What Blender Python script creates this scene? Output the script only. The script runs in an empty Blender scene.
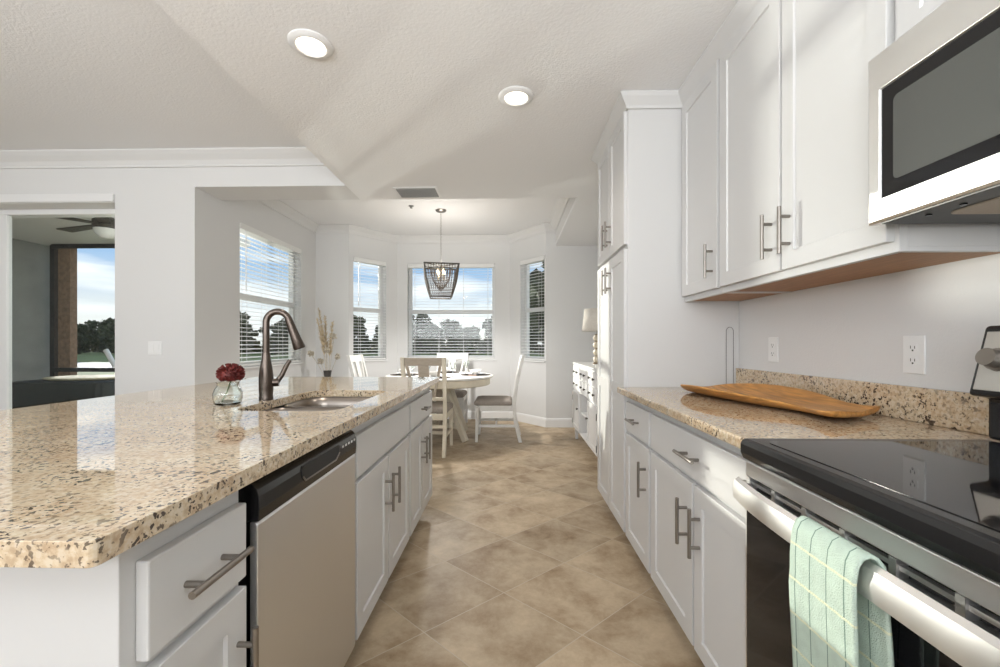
import bpy, bmesh, math, random
from mathutils import Vector, Matrix
random.seed(7)
PI = math.pi
scn = bpy.context.scene
col = scn.collection

# ------------------------------------------------------------------ camera
F, CH, V0 = 420.0, 1.149, 343.5
YAW = math.atan(10 / 420)
cd = bpy.data.cameras.new('camera'); cam = bpy.data.objects.new('camera', cd); col.objects.link(cam)
cd.sensor_width = 36; cd.lens = F / 1000 * 36; cd.shift_y = 0.010; cd.clip_start = .02; cd.clip_end = 500
cam.location = (0, 0, CH); cam.rotation_euler = (PI / 2, 0, YAW)
scn.camera = cam
scn.view_settings.view_transform = 'Standard'
scn.view_settings.look = 'None'
scn.view_settings.gamma = 1
scn.view_settings.exposure = 0.25
scn.view_settings.use_curve_mapping = False

# ------------------------------------------------------------------ sky
w = bpy.data.worlds.new('sky'); scn.world = w; w.use_nodes = True
nt = w.node_tree; N = nt.nodes; LK = nt.links; N.clear()
out = N.new('ShaderNodeOutputWorld'); bg = N.new('ShaderNodeBackground')
tc = N.new('ShaderNodeTexCoord'); sep = N.new('ShaderNodeSeparateXYZ')
LK.new(tc.outputs['Generated'], sep.inputs[0])
rmp = N.new('ShaderNodeValToRGB'); LK.new(sep.outputs['Z'], rmp.inputs[0])
e = rmp.color_ramp.elements
e[0].position = 0.0; e[0].color = (.78, .76, .70, 1)
e[1].position = .5; e[1].color = (.16, .34, .66, 1)
x = e.new(.06); x.color = (.74, .77, .78, 1)
x = e.new(.16); x.color = (.33, .50, .74, 1)
mp = N.new('ShaderNodeMapping'); mp.inputs['Scale'].default_value = (1.2, 1.2, 9)
LK.new(tc.outputs['Generated'], mp.inputs['Vector'])
nz = N.new('ShaderNodeTexNoise'); nz.inputs['Scale'].default_value = 2.4; nz.inputs['Detail'].default_value = 6
LK.new(mp.outputs[0], nz.inputs['Vector'])
cr = N.new('ShaderNodeValToRGB'); LK.new(nz.outputs['Fac'], cr.inputs[0])
cr.color_ramp.elements[0].position = .44; cr.color_ramp.elements[0].color = (0, 0, 0, 1)
cr.color_ramp.elements[1].position = .62; cr.color_ramp.elements[1].color = (1, 1, 1, 1)
mx = N.new('ShaderNodeMixRGB'); mx.inputs[2].default_value = (.90, .92, .95, 1)
LK.new(cr.outputs[0], mx.inputs[0]); LK.new(rmp.outputs[0], mx.inputs[1])
LK.new(mx.outputs[0], bg.inputs[0]); bg.inputs[1].default_value = 1.15
LK.new(bg.outputs[0], out.inputs[0])

# ------------------------------------------------------------------ sun and big lights
def lamp(name, kind, loc, target, energy, color=(1, 1, 1), **kw):
    d = bpy.data.lights.new(name, kind); o = bpy.data.objects.new(name, d); col.objects.link(o)
    o.location = loc; d.energy = energy; d.color = color
    o.rotation_euler = (Vector(target) - Vector(loc)).to_track_quat('-Z', 'Y').to_euler()
    for k, v in kw.items(): setattr(d, k, v)
    return o
SUN = Vector((1, -1.15, -.15 * math.hypot(1, 1.15)))
lamp('sun', 'SUN', (-10, 12, 6), Vector((-10, 12, 6)) + SUN, 4.8, (1, .95, .86), angle=math.radians(.7))
# area lamps added behind and beside the camera to brighten the interior
lamp('fill_behind', 'AREA', (-.5, -3.6, 1.4), (-.6, 2, 1.45), 17, (1, .99, .975), shape='RECTANGLE', size=3.2, size_y=2.2)
lamp('fill_living', 'AREA', (-6.2, -3.0, 1.5), (-1.2, 1.6, 1.5), 19, (.98, .99, 1), shape='RECTANGLE', size=3.2, size_y=2.2)
# unseen upward area lamp added to brighten the ceilings
lamp('ceiling_fill', 'AREA', (-1.5, -1.3, 1.7), (-1.5, -.3, 3.2), 140, (.94, .97, 1), shape='RECTANGLE', size=4.4, size_y=1.3)
# outdoor spot added to cast the ceiling streaks through the left nook window
lamp('streak_spot', 'SPOT', (-16.0, 18.4, .0), (-2.7, 4.8, 1.8), 22000, (1, .97, .9), spot_size=math.radians(8), spot_blend=.1, shadow_soft_size=.22)

# ------------------------------------------------------------------ materials
def mat(name, base=(.8, .8, .8), rough=.5, metal=0, spec=.5, bump=0, bscale=80, var=0, vscale=6, coat=0, stretch=None, emit=None, estr=0, trans=0, ior=1.45):
    m = bpy.data.materials.new(name); m.use_nodes = True
    t = m.node_tree; b = t.nodes['Principled BSDF']
    b.inputs['Base Color'].default_value = (*base, 1); b.inputs['Roughness'].default_value = rough
    b.inputs['Metallic'].default_value = metal; b.inputs['Specular IOR Level'].default_value = spec
    b.inputs['Coat Weight'].default_value = coat; b.inputs['IOR'].default_value = ior
    b.inputs['Transmission Weight'].default_value = trans
    if emit: b.inputs['Emission Color'].default_value = (*emit, 1); b.inputs['Emission Strength'].default_value = estr
    tcn = t.nodes.new('ShaderNodeTexCoord'); src = tcn.outputs['Object']
    if stretch:
        mpn = t.nodes.new('ShaderNodeMapping'); mpn.inputs['Scale'].default_value = stretch
        t.links.new(src, mpn.inputs[0]); src = mpn.outputs[0]
    if var:
        n = t.nodes.new('ShaderNodeTexNoise'); n.inputs['Scale'].default_value = vscale; n.inputs['Detail'].default_value = 5
        t.links.new(src, n.inputs['Vector'])
        r = t.nodes.new('ShaderNodeValToRGB'); t.links.new(n.outputs['Fac'], r.inputs[0])
        r.color_ramp.elements[0].position = .3; r.color_ramp.elements[1].position = .7
        r.color_ramp.elements[0].color = (*[max(0, c * (1 - var)) for c in base], 1)
        r.color_ramp.elements[1].color = (*[min(1, c * (1 + var)) for c in base], 1)
        t.links.new(r.outputs[0], b.inputs['Base Color'])
    if bump:
        n = t.nodes.new('ShaderNodeTexNoise'); n.inputs['Scale'].default_value = bscale; n.inputs['Detail'].default_value = 4
        t.links.new(src, n.inputs['Vector'])
        bp = t.nodes.new('ShaderNodeBump'); bp.inputs['Strength'].default_value = bump; bp.inputs['Distance'].default_value = .01
        t.links.new(n.outputs['Fac'], bp.inputs['Height']); t.links.new(bp.outputs[0], b.inputs['Normal'])
    return m

def math_node(t, op, a, b=None):
    n = t.nodes.new('ShaderNodeMath'); n.operation = op
    for i, v in enumerate((a, b)):
        if v is None: continue
        if isinstance(v, (int, float)): n.inputs[i].default_value = v
        else: t.links.new(v, n.inputs[i])
    return n.outputs[0]

M = {}
M['wall'] = mat('wall paint', (.70, .698, .69), .7, bump=.12, bscale=160, spec=.25)
M['ceil'] = mat('textured ceiling paint', (.82, .82, .82), .8, bump=.22, bscale=85, spec=.2)
M['trim'] = mat('white trim paint', (.78, .78, .775), .4, bump=.02, spec=.4)
M['cab'] = mat('white cabinet paint', (.61, .607, .60), .36, bump=.01, bscale=30, spec=.45)
M['steel'] = mat('brushed steel', (.73, .735, .74), .36, metal=1, bump=.05, bscale=60, stretch=(1, 1, 30))
M['sinksteel'] = mat('dark satin sink steel', (.30, .265, .235), .3, metal=1, bump=.03, bscale=60)
M['steelh'] = mat('brushed steel horizontal', (.74, .735, .725), .40, metal=1, bump=.04, bscale=60, stretch=(30, 1, 30))
M['nickel'] = mat('satin nickel', (.30, .275, .25), .38, metal=1, bump=.01)
M['bronze'] = mat('brushed bronze nickel', (.105, .085, .072), .32, metal=1, bump=.01)
M['black'] = mat('black plastic', (.008, .008, .009), .2, bump=.005)
M['blackglass'] = mat('black glass', (.008, .008, .009), .04, spec=.45, bump=.002, bscale=3)
M['darkgrey'] = mat('dark grey metal', (.035, .035, .033), .4, metal=.4, bump=.02)
M['mesh'] = mat('microwave window mesh', (.075, .078, .072), .35, bump=.1, bscale=900)
M['plate'] = mat('white plastic', (.80, .80, .79), .35, bump=.005)
M['slot'] = mat('socket slot', (.03, .03, .03), .6, bump=.01)
M['underwood'] = mat('raw wood underside', (.36, .19, .085), .55, var=.2, vscale=9, stretch=(12, 1, 1), bump=.03)
M['tray'] = mat('honey wood', (.50, .24, .065), .42, var=.35, vscale=7, stretch=(9, 1.2, 9), bump=.25, bscale=25)
M['towel'] = mat('mint terry', (.55, .665, .57), .95, bump=.6, bscale=500, var=.08, vscale=40, spec=.1)
M['towelline'] = mat('towel stripe', (.08, .14, .11), .95, bump=.3, bscale=400, spec=.1)
M['towelpale'] = mat('towel pale stripe', (.72, .76, .58), .95, bump=.3, bscale=400, spec=.1)
M['cream'] = mat('cream painted wood', (.72, .66, .54), .5, var=.06, vscale=14, bump=.05)
M['taupe'] = mat('taupe wood and shaded cream', (.42, .36, .29), .6, var=.12, vscale=16, bump=.05, stretch=(1, 1, 6))  # pedestal wood; on the near chair back its tone stands for shade
M['chairwhite'] = mat('white painted chair wood', (.76, .75, .72), .45, var=.05, vscale=16, bump=.03)
M['cushion'] = mat('taupe woven fabric', (.36, .32, .285), .95, var=.2, vscale=120, bump=.4, bscale=300, spec=.1)
M['basket'] = mat('woven rush', (.33, .25, .15), .85, var=.3, vscale=60, bump=.5, bscale=120)
M['blind'] = mat('white slat', (.82, .82, .80), .5, bump=.01)
M['red'] = mat('dark red petal', (.125, .018, .015), .6, var=.4, vscale=60, bump=.2, bscale=100)
M['stem'] = mat('green stem', (.10, .14, .06), .6, bump=.1)
M['glass'] = mat('clear glass', (.93, .97, .95), .02, trans=1, ior=1.45, bump=.01, bscale=14)
M['grass'] = mat('lawn', (.13, .165, .05), .95, var=.35, vscale=.35, bump=.5, bscale=6)
M['road'] = mat('asphalt road', (.24, .25, .28), .8, var=.1, vscale=2, bump=.1)
M['slab'] = mat('lanai slab', (.36, .34, .31), .8, var=.1, vscale=2, bump=.1)
M['leaf'] = mat('dark foliage', (.075, .088, .045), .8, var=.5, vscale=1.5, bump=.2)
M['leaf2'] = mat('olive foliage', (.10, .11, .055), .8, var=.5, vscale=1.5, bump=.2)
M['bark'] = mat('bark', (.10, .075, .05), .9, var=.3, vscale=8, bump=.6, bscale=30)
M['stucco'] = mat('grey stucco', (.27, .28, .27), .9, var=.12, vscale=3, bump=.5, bscale=60)
M['screen'] = mat('dark bronze aluminium', (.02, .02, .02), .5, bump=.02)
M['column'] = mat('tan stucco column', (.25, .165, .11), .9, var=.25, vscale=18, bump=.6, bscale=50)
M['cover'] = mat('dark patio cover', (.012, .015, .013), .7, var=.3, vscale=6, bump=.3, bscale=8)
M['tan'] = mat('tan cover sheen', (.36, .31, .21), .8, var=.15, vscale=20, bump=.2)
M['fan'] = mat('fan brown', (.05, .042, .03), .5, var=.2, vscale=20, bump=.05)
M['opal'] = mat('opal glass', (.75, .74, .70), .25, bump=.005)
M['bead'] = mat('grey wooden bead', (.14, .115, .095), .6, var=.35, vscale=50, bump=.1)
M['wire'] = mat('dark wire', (.10, .095, .085), .45, metal=.7, bump=.01)
M['chrome'] = mat('polished nickel', (.75, .73, .70), .12, metal=1, bump=.002)
M['bulb'] = mat('warm bulb', (1, .9, .7), .3, emit=(1, .76, .45), estr=9, bump=.001)
M['disc'] = mat('lit diffuser', (1, .95, .88), .4, emit=(1, .86, .68), estr=3, bump=.001)
M['shade'] = mat('linen shade', (.72, .68, .62), .9, var=.05, vscale=60, bump=.2, bscale=200)
M['ceramic'] = mat('cream ceramic', (.66, .58, .45), .35, var=.15, vscale=25, bump=.1)
M['ceramicdark'] = mat('brown glaze band', (.30, .22, .14), .4, var=.2, vscale=25, bump=.1)
M['plume'] = mat('dried plume', (.56, .46, .31), .95, var=.3, vscale=30, bump=.3)
M['dried'] = mat('dried seed head', (.50, .45, .36), .9, var=.3, vscale=30, bump=.3)
M['darkpot'] = mat('dark glazed vase', (.06, .055, .05), .3, var=.3, vscale=8, bump=.05)
M['mat'] = mat('dark placemat', (.075, .06, .05), .85, var=.2, vscale=60, bump=.3, bscale=200)
M['china'] = mat('white china', (.78, .77, .75), .2, bump=.002)
M['napkin'] = mat('blush napkin', (.55, .43, .37), .9, var=.1, vscale=30, bump=.2)
M['vent'] = mat('grey vent', (.30, .30, .29), .5, metal=.3, bump=.01)
M['silverpanel'] = mat('silver control panel', (.62, .61, .58), .32, metal=.9, bump=.01)
M['hood'] = mat('filter mesh', (.50, .43, .35), .5, metal=.5, bump=1, bscale=500)

# window pane: transparent with a fresnel mirror
pm = bpy.data.materials.new('window pane'); pm.use_nodes = True; t = pm.node_tree; t.nodes.clear()
o_ = t.nodes.new('ShaderNodeOutputMaterial'); tr = t.nodes.new('ShaderNodeBsdfTransparent'); gl = t.nodes.new('ShaderNodeBsdfGlossy')
tr.inputs[0].default_value = (.95, .97, .96, 1); gl.inputs['Roughness'].default_value = .02
lw = t.nodes.new('ShaderNodeLayerWeight'); lw.inputs[0].default_value = .5
fr = t.nodes.new('ShaderNodeMapRange'); fr.inputs['To Min'].default_value = .03; fr.inputs['To Max'].default_value = .55
t.links.new(math_node(t, 'POWER', lw.outputs['Facing'], 4.0), fr.inputs['Value']); ms = t.nodes.new('ShaderNodeMixShader')
t.links.new(fr.outputs[0], ms.inputs[0]); t.links.new(tr.outputs[0], ms.inputs[1]); t.links.new(gl.outputs[0], ms.inputs[2]); t.links.new(ms.outputs[0], o_.inputs[0])
M['pane'] = pm

def granite():
    m = bpy.data.materials.new('speckled granite'); m.use_nodes = True; t = m.node_tree; b = t.nodes['Principled BSDF']
    tcn = t.nodes.new('ShaderNodeTexCoord')
    def noise(s, d=3, rough=.6):
        n = t.nodes.new('ShaderNodeTexNoise'); n.inputs['Scale'].default_value = s; n.inputs['Detail'].default_value = d; n.inputs['Roughness'].default_value = rough
        t.links.new(tcn.outputs['Object'], n.inputs['Vector']); return n.outputs['Fac']
    def ramp(v, stops):
        r = t.nodes.new('ShaderNodeValToRGB'); t.links.new(v, r.inputs[0])
        els = r.color_ramp.elements
        els[0].position, els[0].color = stops[0][0], (*stops[0][1], 1)
        els[1].position, els[1].color = stops[-1][0], (*stops[-1][1], 1)
        for p, c in stops[1:-1]:
            q = els.new(p); q.color = (*c, 1)
        return r.outputs[0]
    base = ramp(noise(14, 4), [(.32, (.43, .30, .185)), (.5, (.54, .42, .28)), (.66, (.60, .52, .38))])
    grain = ramp(noise(95, 3), [(.36, (.38, .27, .17)), (.5, (.58, .46, .32)), (.62, (.66, .58, .46))])
    mixa = t.nodes.new('ShaderNodeMixRGB'); mixa.inputs[0].default_value = .55
    t.links.new(base, mixa.inputs[1]); t.links.new(grain, mixa.inputs[2])
    dark = math_node(t, 'MAXIMUM', ramp(noise(120, 2, .55), [(.575, (0, 0, 0)), (.61, (1, 1, 1))]), ramp(noise(62, 2, .5), [(.625, (0, 0, 0)), (.655, (1, 1, 1))]))
    clus = ramp(noise(9, 2), [(.38, (.3, .3, .3)), (.55, (1, 1, 1))])
    mul = math_node(t, 'MULTIPLY', dark, clus)
    mixb = t.nodes.new('ShaderNodeMixRGB'); mixb.inputs[2].default_value = (.055, .038, .028, 1)
    t.links.new(mul, mixb.inputs[0]); t.links.new(mixa.outputs[0], mixb.inputs[1])
    t.links.new(mixb.outputs[0], b.inputs['Base Color'])
    b.inputs['Roughness'].default_value = .025; b.inputs['Specular IOR Level'].default_value = .85
    return m
M['granite'] = granite()

def floor_mat():
    m = bpy.data.materials.new('diagonal stone tile'); m.use_nodes = True; t = m.node_tree; b = t.nodes['Principled BSDF']
    tcn = t.nodes.new('ShaderNodeTexCoord'); sp = t.nodes.new('ShaderNodeSeparateXYZ'); t.links.new(tcn.outputs['Object'], sp.inputs[0])
    xx = math_node(t, 'DIVIDE', math_node(t, 'ADD', sp.outputs['X'], .028), .627)
    yy = math_node(t, 'DIVIDE', math_node(t, 'SUBTRACT', sp.outputs['Y'], 1.936), .546)
    a = math_node(t, 'ADD', xx, yy); c = math_node(t, 'SUBTRACT', xx, yy)
    def edge(v):
        fr_ = math_node(t, 'FRACT', v); return math_node(t, 'ABSOLUTE', math_node(t, 'SUBTRACT', fr_, .5))
    g = math_node(t, 'MAXIMUM', edge(a), edge(c))
    gm = t.nodes.new('ShaderNodeMapRange'); gm.inputs['From Min'].default_value = .4935; gm.inputs['From Max'].default_value = .496
    t.links.new(g, gm.inputs['Value'])
    cmb = t.nodes.new('ShaderNodeCombineXYZ'); t.links.new(math_node(t, 'FLOOR', a), cmb.inputs[0]); t.links.new(math_node(t, 'FLOOR', c), cmb.inputs[1])
    wn = t.nodes.new('ShaderNodeTexWhiteNoise'); t.links.new(cmb.outputs[0], wn.inputs['Vector'])
    vm = t.nodes.new('ShaderNodeVectorMath'); vm.operation = 'MULTIPLY_ADD'; vm.inputs[1].default_value = (7, 7, 7)
    t.links.new(wn.outputs['Color'], vm.inputs[0]); t.links.new(tcn.outputs['Object'], vm.inputs[2])
    n1 = t.nodes.new('ShaderNodeTexNoise'); n1.inputs['Scale'].default_value = 4.6; n1.inputs['Detail'].default_value = 9; n1.inputs['Roughness'].default_value = .70
    n1.inputs['Distortion'].default_value = .15
    t.links.new(vm.outputs[0], n1.inputs['Vector'])
    r = t.nodes.new('ShaderNodeValToRGB'); t.links.new(n1.outputs['Fac'], r.inputs[0]); els = r.color_ramp.elements
    els[0].position = .30; els[0].color = (.24, .155, .083, 1); els[1].position = .70; els[1].color = (.58, .465, .325, 1)
    q = els.new(.46); q.color = (.40, .305, .202, 1); q = els.new(.56); q.color = (.48, .38, .262, 1)
    hv = t.nodes.new('ShaderNodeHueSaturation'); t.links.new(r.outputs[0], hv.inputs['Color'])
    t.links.new(math_node(t, 'ADD', math_node(t, 'MULTIPLY', wn.outputs['Value'], .22), .90), hv.inputs['Value'])
    mxn = t.nodes.new('ShaderNodeMixRGB'); t.links.new(gm.outputs[0], mxn.inputs[0]); t.links.new(hv.outputs[0], mxn.inputs[1])
    mxn.inputs[2].default_value = (.50, .42, .32, 1)
    t.links.new(mxn.outputs[0], b.inputs['Base Color'])
    b.inputs['Roughness'].default_value = .47; b.inputs['Specular IOR Level'].default_value = .3
    bp = t.nodes.new('ShaderNodeBump'); bp.inputs['Strength'].default_value = .25; bp.inputs['Distance'].default_value = .006
    hh = math_node(t, 'SUBTRACT', math_node(t, 'MULTIPLY', n1.outputs['Fac'], .35), gm.outputs[0])
    t.links.new(hh, bp.inputs['Height']); t.links.new(bp.outputs[0], b.inputs['Normal'])
    return m
M['floor'] = floor_mat()

# ------------------------------------------------------------------ mesh helpers
WL = {}                                     # world location of every root / part origin
class MB:
    def __init__(s, Mx=None): s.bm = bmesh.new(); s.M = Mx or Matrix()
    def v(s, p): return s.bm.verts.new(s.M @ Vector(p))
    def face(s, vs):
        try: return s.bm.faces.new(vs)
        except ValueError: return None
    def box(s, x0, x1, y0, y1, z0, z1):
        if x0 > x1: x0, x1 = x1, x0
        if y0 > y1: y0, y1 = y1, y0
        p = [s.v(c) for c in ((x0, y0, z0), (x1, y0, z0), (x1, y1, z0), (x0, y1, z0), (x0, y0, z1), (x1, y0, z1), (x1, y1, z1), (x0, y1, z1))]
        for f in ((3, 2, 1, 0), (4, 5, 6, 7), (0, 1, 5, 4), (1, 2, 6, 5), (2, 3, 7, 6), (3, 0, 4, 7)): s.face([p[i] for i in f])
        return s
    def rings(s, rs, cap0=True, cap1=True, close=False):
        vs = [[s.v(p) for p in r] for r in rs]
        n = len(vs[0])
        pairs = list(zip(vs[:-1], vs[1:]))
        if close: pairs.append((vs[-1], vs[0]))
        for a, b in pairs:
            for i in range(n):
                j = (i + 1) % n; s.face([a[i], a[j], b[j], b[i]])
        if cap0 and not close: s.face(list(reversed(vs[0])))
        if cap1 and not close: s.face(vs[-1])
        return s
    def tube(s, pts, r, n=10, cap=True):
        pts = [Vector(p) for p in pts]
        rr = r if isinstance(r, (list, tuple)) else [r] * len(pts)
        d0 = (pts[1] - pts[0]).normalized()
        up = Vector((0, 0, 1)) if abs(d0.z) < .9 else Vector((1, 0, 0))
        u = d0.cross(up).normalized(); rs = []
        for i, p in enumerate(pts):
            if i == 0: d = pts[1] - pts[0]
            elif i == len(pts) - 1: d = pts[-1] - pts[-2]
            else: d = (pts[i + 1] - p).normalized() + (p - pts[i - 1]).normalized()
            d.normalize(); u = (u - d * u.dot(d)).normalized(); v_ = d.cross(u)
            rs.append([p + (u * math.cos(2 * PI * k / n) + v_ * math.sin(2 * PI * k / n)) * rr[i] for k in range(n)])
        return s.rings(rs, cap, cap)
    def bar(s, p, q, a, b, a2=None, b2=None, up=(0, 0, 1)):
        """square-section bar from p to q, half widths a (side) and b (up)"""
        p, q = Vector(p), Vector(q); d = (q - p).normalized(); U = Vector(up)
        if abs(d.dot(U)) > .95: U = Vector((0, 1, 0))
        sd = d.cross(U).normalized(); U = sd.cross(d)
        a2 = a if a2 is None else a2; b2 = b if b2 is None else b2
        def rg(c, h, k): return [c + sd * h + U * k, c - sd * h + U * k, c - sd * h - U * k, c + sd * h - U * k]
        return s.rings([rg(p, a, b), rg(q, a2, b2)])
    def lathe(s, prof, c=(0, 0, 0), n=24, cap=True):
        c = Vector(c)
        rs = [[c + Vector((r * math.cos(2 * PI * k / n), r * math.sin(2 * PI * k / n), z)) for k in range(n)] for r, z in prof]
        return s.rings(rs, cap, cap)
    def prism(s, poly, z0, z1):
        return s.rings([[(x, y, z0) for x, y in poly], [(x, y, z1) for x, y in poly]])
    def slab_hole(s, outer, holes, z0, z1):
        for z in (z0, z1):
            es = []
            for lp in [outer] + holes:
                vs = [s.v((x, y, z)) for x, y in lp]
                es += [s.bm.edges.new((vs[i], vs[(i + 1) % len(vs)])) for i in range(len(vs))]
            bmesh.ops.triangle_fill(s.bm, use_beauty=True, edges=es)
        for lp in [outer] + holes:
            n = len(lp)
            for i in range(n):
                (x0, y0), (x1, y1) = lp[i], lp[(i + 1) % n]
                s.face([s.v((x0, y0, z0)), s.v((x1, y1, z0)), s.v((x1, y1, z1)), s.v((x0, y0, z1))])
        bmesh.ops.remove_doubles(s.bm, verts=s.bm.verts, dist=1e-5)
        return s
    def shaker(s, ax, xf, sg, y0, y1, z0, z1, th=.02, fw=.057):
        """shaker door; front plane at xf on axis ax facing sg"""
        b = bmesh.new()
        def P(d, y, z):
            return Vector((xf - sg * d, y, z)) if ax == 'x' else Vector((y, xf - sg * d, z))
        def rect(d, i): return [b.verts.new(s.M @ P(d, *c)) for c in ((y0 + i, z0 + i), (y1 - i, z0 + i), (y1 - i, z1 - i), (y0 + i, z1 - i))]
        L = [rect(th, 0), rect(.0015, 0), rect(0, .0015), rect(0, fw), rect(.007, fw + .003)]
        for A, B in zip(L[:-1], L[1:]):
            for i in range(4): b.faces.new([A[i], A[(i + 1) % 4], B[(i + 1) % 4], B[i]])
        b.faces.new(L[0]); b.faces.new(L[-1])
        tmp = bpy.data.meshes.new('tmp'); b.to_mesh(tmp); b.free(); s.bm.from_mesh(tmp); bpy.data.meshes.remove(tmp)
        return s
    def build(s, name, m, parent=None, bevel=0, seg=2, smooth=False, loc=None, ang=35):
        bmesh.ops.recalc_face_normals(s.bm, faces=s.bm.faces)
        base = WL[parent.name] if parent is not None else Vector(loc or (0, 0, 0))
        bmesh.ops.translate(s.bm, verts=s.bm.verts, vec=-base)
        me = bpy.data.meshes.new(name); s.bm.to_mesh(me); s.bm.free()
        o = bpy.data.objects.new(name, me); col.objects.link(o)
        me.materials.append(M[m] if isinstance(m, str) else m)
        if parent is not None: o.parent = parent
        else: o.location = base
        WL[o.name] = base
        if smooth:
            for p in me.polygons: p.use_smooth = True
            md = o.modifiers.new('split', 'EDGE_SPLIT'); md.split_angle = math.radians(40)
        if bevel:
            md = o.modifiers.new('bevel', 'BEVEL'); md.width = bevel; md.segments = seg; md.limit_method = 'ANGLE'; md.angle_limit = math.radians(ang)
        return o
def tag(o, label, cat, group=None, kind=None):
    if label: o['label'] = label
    if cat: o['category'] = cat
    if group: o['group'] = group
    if kind: o['kind'] = kind
    return o
def thing(name, label, cat, loc=(0, 0, 0), group=None):
    o = bpy.data.objects.new(name, None); col.objects.link(o); o.location = loc; o.empty_display_size = .05
    WL[o.name] = Vector(loc); return tag(o, label, cat, group)
def struct(o): o['kind'] = 'structure'; return o
def copy_tree(o, parent=None):
    c = o.copy(); col.objects.link(c)
    if parent is not None: c.parent = parent
    for ch in list(o.children): copy_tree(ch, c)
    return c
def rrect(x0, x1, y0, y1, r, n=6):
    pts = []
    for cx, cy, a0 in ((x1 - r, y0 + r, -90), (x1 - r, y1 - r, 0), (x0 + r, y1 - r, 90), (x0 + r, y0 + r, 180)):
        for k in range(n + 1):
            a = math.radians(a0 + 90 * k / n); pts.append((cx + r * math.cos(a), cy + r * math.sin(a)))
    return pts
def frame2(p, q, side):
    """matrix: local x along p->q, local y = outward, z up"""
    p, q = Vector((*p, 0)), Vector((*q, 0)); d = (q - p).normalized(); n = Vector((-d.y, d.x, 0)) * side
    m = Matrix.Identity(4)
    for i in range(3): m[i][0] = d[i]; m[i][1] = n[i]; m[i][2] = (0, 0, 1)[i]; m[i][3] = p[i]
    return m, (q - p).length
def sweep(path, prof, left=1):
    """profile (d, z) swept along a 2-D path; d is measured to the left (left=1) of the path"""
    P = [Vector(p) for p in path]; rs = []
    for i, p in enumerate(P):
        ns = []
        if i > 0: d = (p - P[i - 1]).normalized(); ns.append(Vector((-d.y, d.x)) * left)
        if i < len(P) - 1: d = (P[i + 1] - p).normalized(); ns.append(Vector((-d.y, d.x)) * left)
        if len(ns) == 2:
            m_ = (ns[0] + ns[1]); m_ = m_ / max(.2, m_.dot(ns[0]))
        else: m_ = ns[0]
        rs.append([(p.x + m_.x * d_, p.y + m_.y * d_, z) for d_, z in prof])
    b = MB(); b.rings(rs); return b

# ------------------------------------------------------------------ the room
KC, HC = 2.49, 2.78                       # kitchen and living/nook ceiling heights
LX, RX = -2.70, 1.235
PA, PB, PC, PD, PE = (LX, 5.77), (-2.235, 5.77), (-1.72, 6.38), (0.0, 6.38), (.495, 5.78)
struct(MB().box(-9, RX + .15, -4, 7.2, -.12, 0).build('floor', 'floor'))
struct(MB().box(-1.395, RX + .15, -4, 3.88, KC, KC + .04).box(.625, RX + .15, 3.88, 6.0, KC, KC + .04).build('ceiling', 'ceil'))
struct(MB().box(-9, -1.35, -4, 3.53, HC, HC + .05).build('ceiling_living', 'ceil'))
struct(MB().box(-2.9, .665, 3.84, 6.6, HC, HC + .05).build('ceiling_nook', 'ceil'))
struct(MB().box(-1.395, -1.355, -4, 3.534, KC + .0405, HC).build('wall_soffit', 'wall'))
struct(MB().box(LX, -1.396, 3.535, 3.88, KC, HC).box(-1.396, .625, 3.84, 3.88, KC + .0405, HC).box(.625, .665, 3.88, 5.78, KC + .04, HC).build('wall_header', 'wall'))
def wall(name, p, q, side, th, h, ops=(), m='wall', z0=0):
    Mx, L = frame2(p, q, side); b = MB(Mx); s = 0
    for (a, c, zl, zh) in sorted(ops):
        if a > s: b.box(s, a, 0, th, z0, h)
        if zl > z0: b.box(a, c, 0, th, z0, zl)
        if zh < h: b.box(a, c, 0, th, zh, h)
        s = c
    if s < L: b.box(s, L, 0, th, z0, h)
    return struct(b.build(name, m))
WZ0, WZ1 = .91, 2.365
wall('wall_right', (RX, -4), (RX, 5.78), -1, .15, HC)
wall('wall_nook_left', (LX, 3.535), PA, 1, .16, HC, [(.60, 1.835, WZ0, WZ1)])
wall('wall_nook_return', PA, PB, 1, .16, HC)
wall('wall_bay_left', PB, PC, 1, .16, HC, [(.07, .60, WZ0, WZ1)])
wall('wall_bay_back', PC, PD, 1, .16, HC, [(.155, 1.49, WZ0, WZ1)])
wall('wall_bay_right', PD, PE, 1, .16, HC, [(.24, .745, WZ0, WZ1)])
wall('wall_nook_right', PE, (RX + .15, 5.78), 1, .16, HC)
wall('wall_living', (-9, 3.535), (LX - .16, 3.535), 1, .16, HC, [(2.9, 5.60, 0, 2.362)])
wall('wall_far_left', (-9, -4), (-9, 3.5), 1, .1, HC)

def window(n, p, q, side, s0, s1, rail=True):
    Mx, L = frame2(p, q, side); fw = .045; b = MB(Mx); d0, d1 = .085, .145
    b.box(s0, s0 + fw, d0, d1, WZ0, WZ1); b.box(s1 - fw, s1, d0, d1, WZ0, WZ1)
    b.box(s0 + fw, s1 - fw, d0, d1, WZ0, WZ0 + fw); b.box(s0 + fw, s1 - fw, d0, d1, WZ1 - fw, WZ1)
    zm = (WZ0 + WZ1) / 2
    b.box(s0 + fw, s1 - fw, d0, d1 - .01, zm - .03, zm + .03)
    o = struct(b.build('window_%d' % n, 'trim', bevel=.003))
    pb = MB(Mx); pb.box(s0 + fw - .004, s1 - fw + .004, .112, .117, WZ0 + .03, zm); pb.box(s0 + fw - .004, s1 - fw + .004, .120, .125, zm, WZ1 - .03)
    pb.build('pane', 'pane', o)
    sb = MB(Mx); sb.box(s0 - .02, s1 + .02, -.02, .084, WZ0 - .022, WZ0 - .001); sb.build('window_sill', 'trim', o, bevel=.003)
    return Mx
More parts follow.
